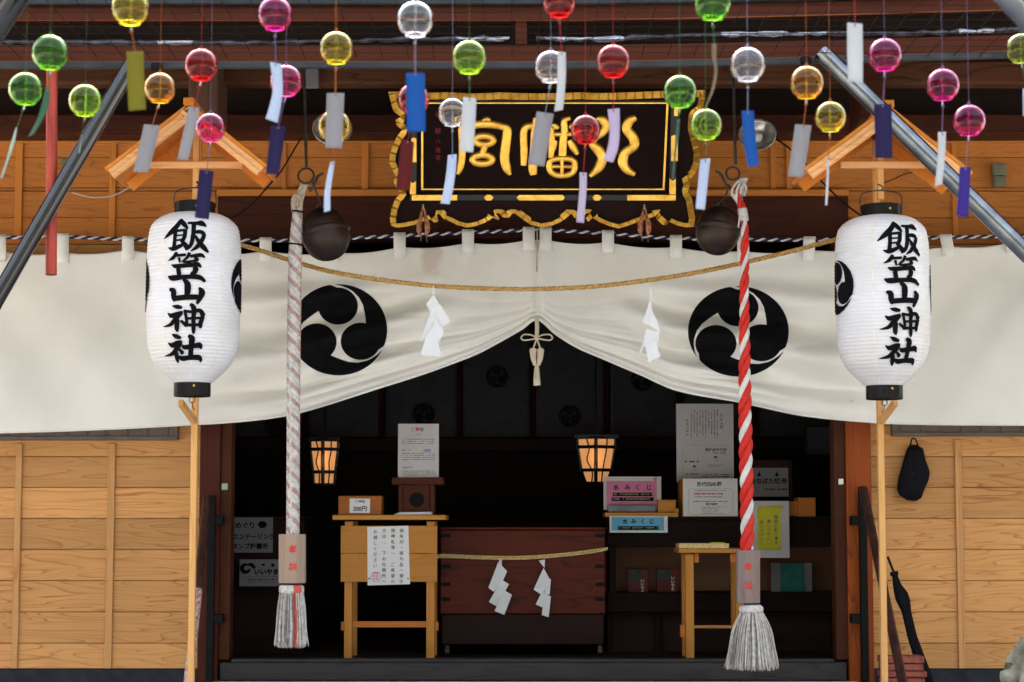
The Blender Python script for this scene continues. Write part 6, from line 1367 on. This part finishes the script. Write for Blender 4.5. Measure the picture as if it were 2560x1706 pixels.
B(1377, 167, 42, 'clear', 'clear glass wind bell above the plaque with tilted shade-coloured white strip', [(1342, 279, 1384, 285), (1331, 345, 1373, 351), (1320, 411, 1361, 417)], 'grey', 'clear')
B(1533, 153, 43, 'red', 'deep red glass wind bell above the plaque with pale curved strip', [(1519, 274, 1549, 271), (1524, 330, 1549, 330), (1519, 370, 1545, 372), (1508, 400, 1532, 407)], 'lav', 'red')
B(1464, 324, 38, 'red', 'bright red glass wind bell in front of the gold characters with lavender strip', [(1449, 431, 1467, 432), (1448, 480, 1466, 480), (1441, 556, 1460, 558)], 'lav', 'red')
B(1781, 5, 48, 'green', 'green glass wind bell cut by the top edge with a twisted dark strip', [(1780, 108, 1792, 110), (1780, 140, 1791, 142), (1786, 180, 1793, 182), (1778, 225, 1784, 226), (1763, 268, 1765, 269)], 'tan', 'green')
B(1700, 229, 43, 'green', 'green glass wind bell over the right end of the plaque with edge-on dark strip', [(1692, 297, 1700, 297), (1689, 340, 1697, 340), (1684, 400, 1688, 400), (1680, 450, 1683, 450)], 'dgreen', 'green')
B(1765, 311, 41, 'lime', 'lime glass wind bell beside the plaque with pale blue strip', [(1751, 399, 1776, 396), (1745, 460, 1769, 460), (1739, 522, 1762, 525)], 'pale', 'green')
B(1869, 161, 45, 'clear', 'clear glass wind bell right of the plaque with curved bright blue strip', [(1854, 277, 1885, 277), (1857, 320, 1887, 320), (1862, 370, 1892, 368), (1870, 419, 1898, 413)], 'blue', 'clear')
B(2017, 206, 43, 'gold', 'amber glass wind bell left of the right steel brace with tilted shade-coloured white strip', [(1988, 311, 2029, 314), (1979, 375, 2019, 379), (1970, 441, 2008, 444)], 'grey', 'gold')
B(2076, 292, 40, 'yellow', 'pale yellow glass wind bell over the right gabled roof with thin strip', [(2068, 392, 2073, 392), (2066, 450, 2072, 450), (2063, 514, 2068, 514)], 'white', 'gold')
B(2136, -62, 46, 'red', 'glass wind bell above the frame whose white strip hangs at the upper right', [(2118, 57, 2156, 60), (2118, 120, 2157, 124), (2120, 203, 2157, 208)], 'white', 'red')
B(2212, 137, 43, 'magenta', 'magenta glass wind bell in front of the right eave with wide navy strip', [(2185, 261, 2229, 260), (2187, 330, 2230, 330), (2188, 395, 2231, 395)], 'navy', 'magenta')
B(2357, 212, 42, 'magenta', 'magenta glass wind bell at the right with narrow grey strip', [(2345, 331, 2365, 330), (2344, 395, 2362, 395), (2337, 467, 2356, 461)], 'white', 'magenta')
B(2423, 301, 41, 'magenta', 'bright magenta glass wind bell over the right brace with violet strip', [(2399, 418, 2427, 418), (2396, 480, 2424, 481), (2391, 541, 2420, 543)], 'violet', 'magenta')
B(2553, 121, 39, 'olive', 'olive glass wind bell cut by the right edge', [(2557, 222, 2575, 222), (2557, 290, 2575, 292)], 'pale', 'green')
bpy.context.view_layer.update()
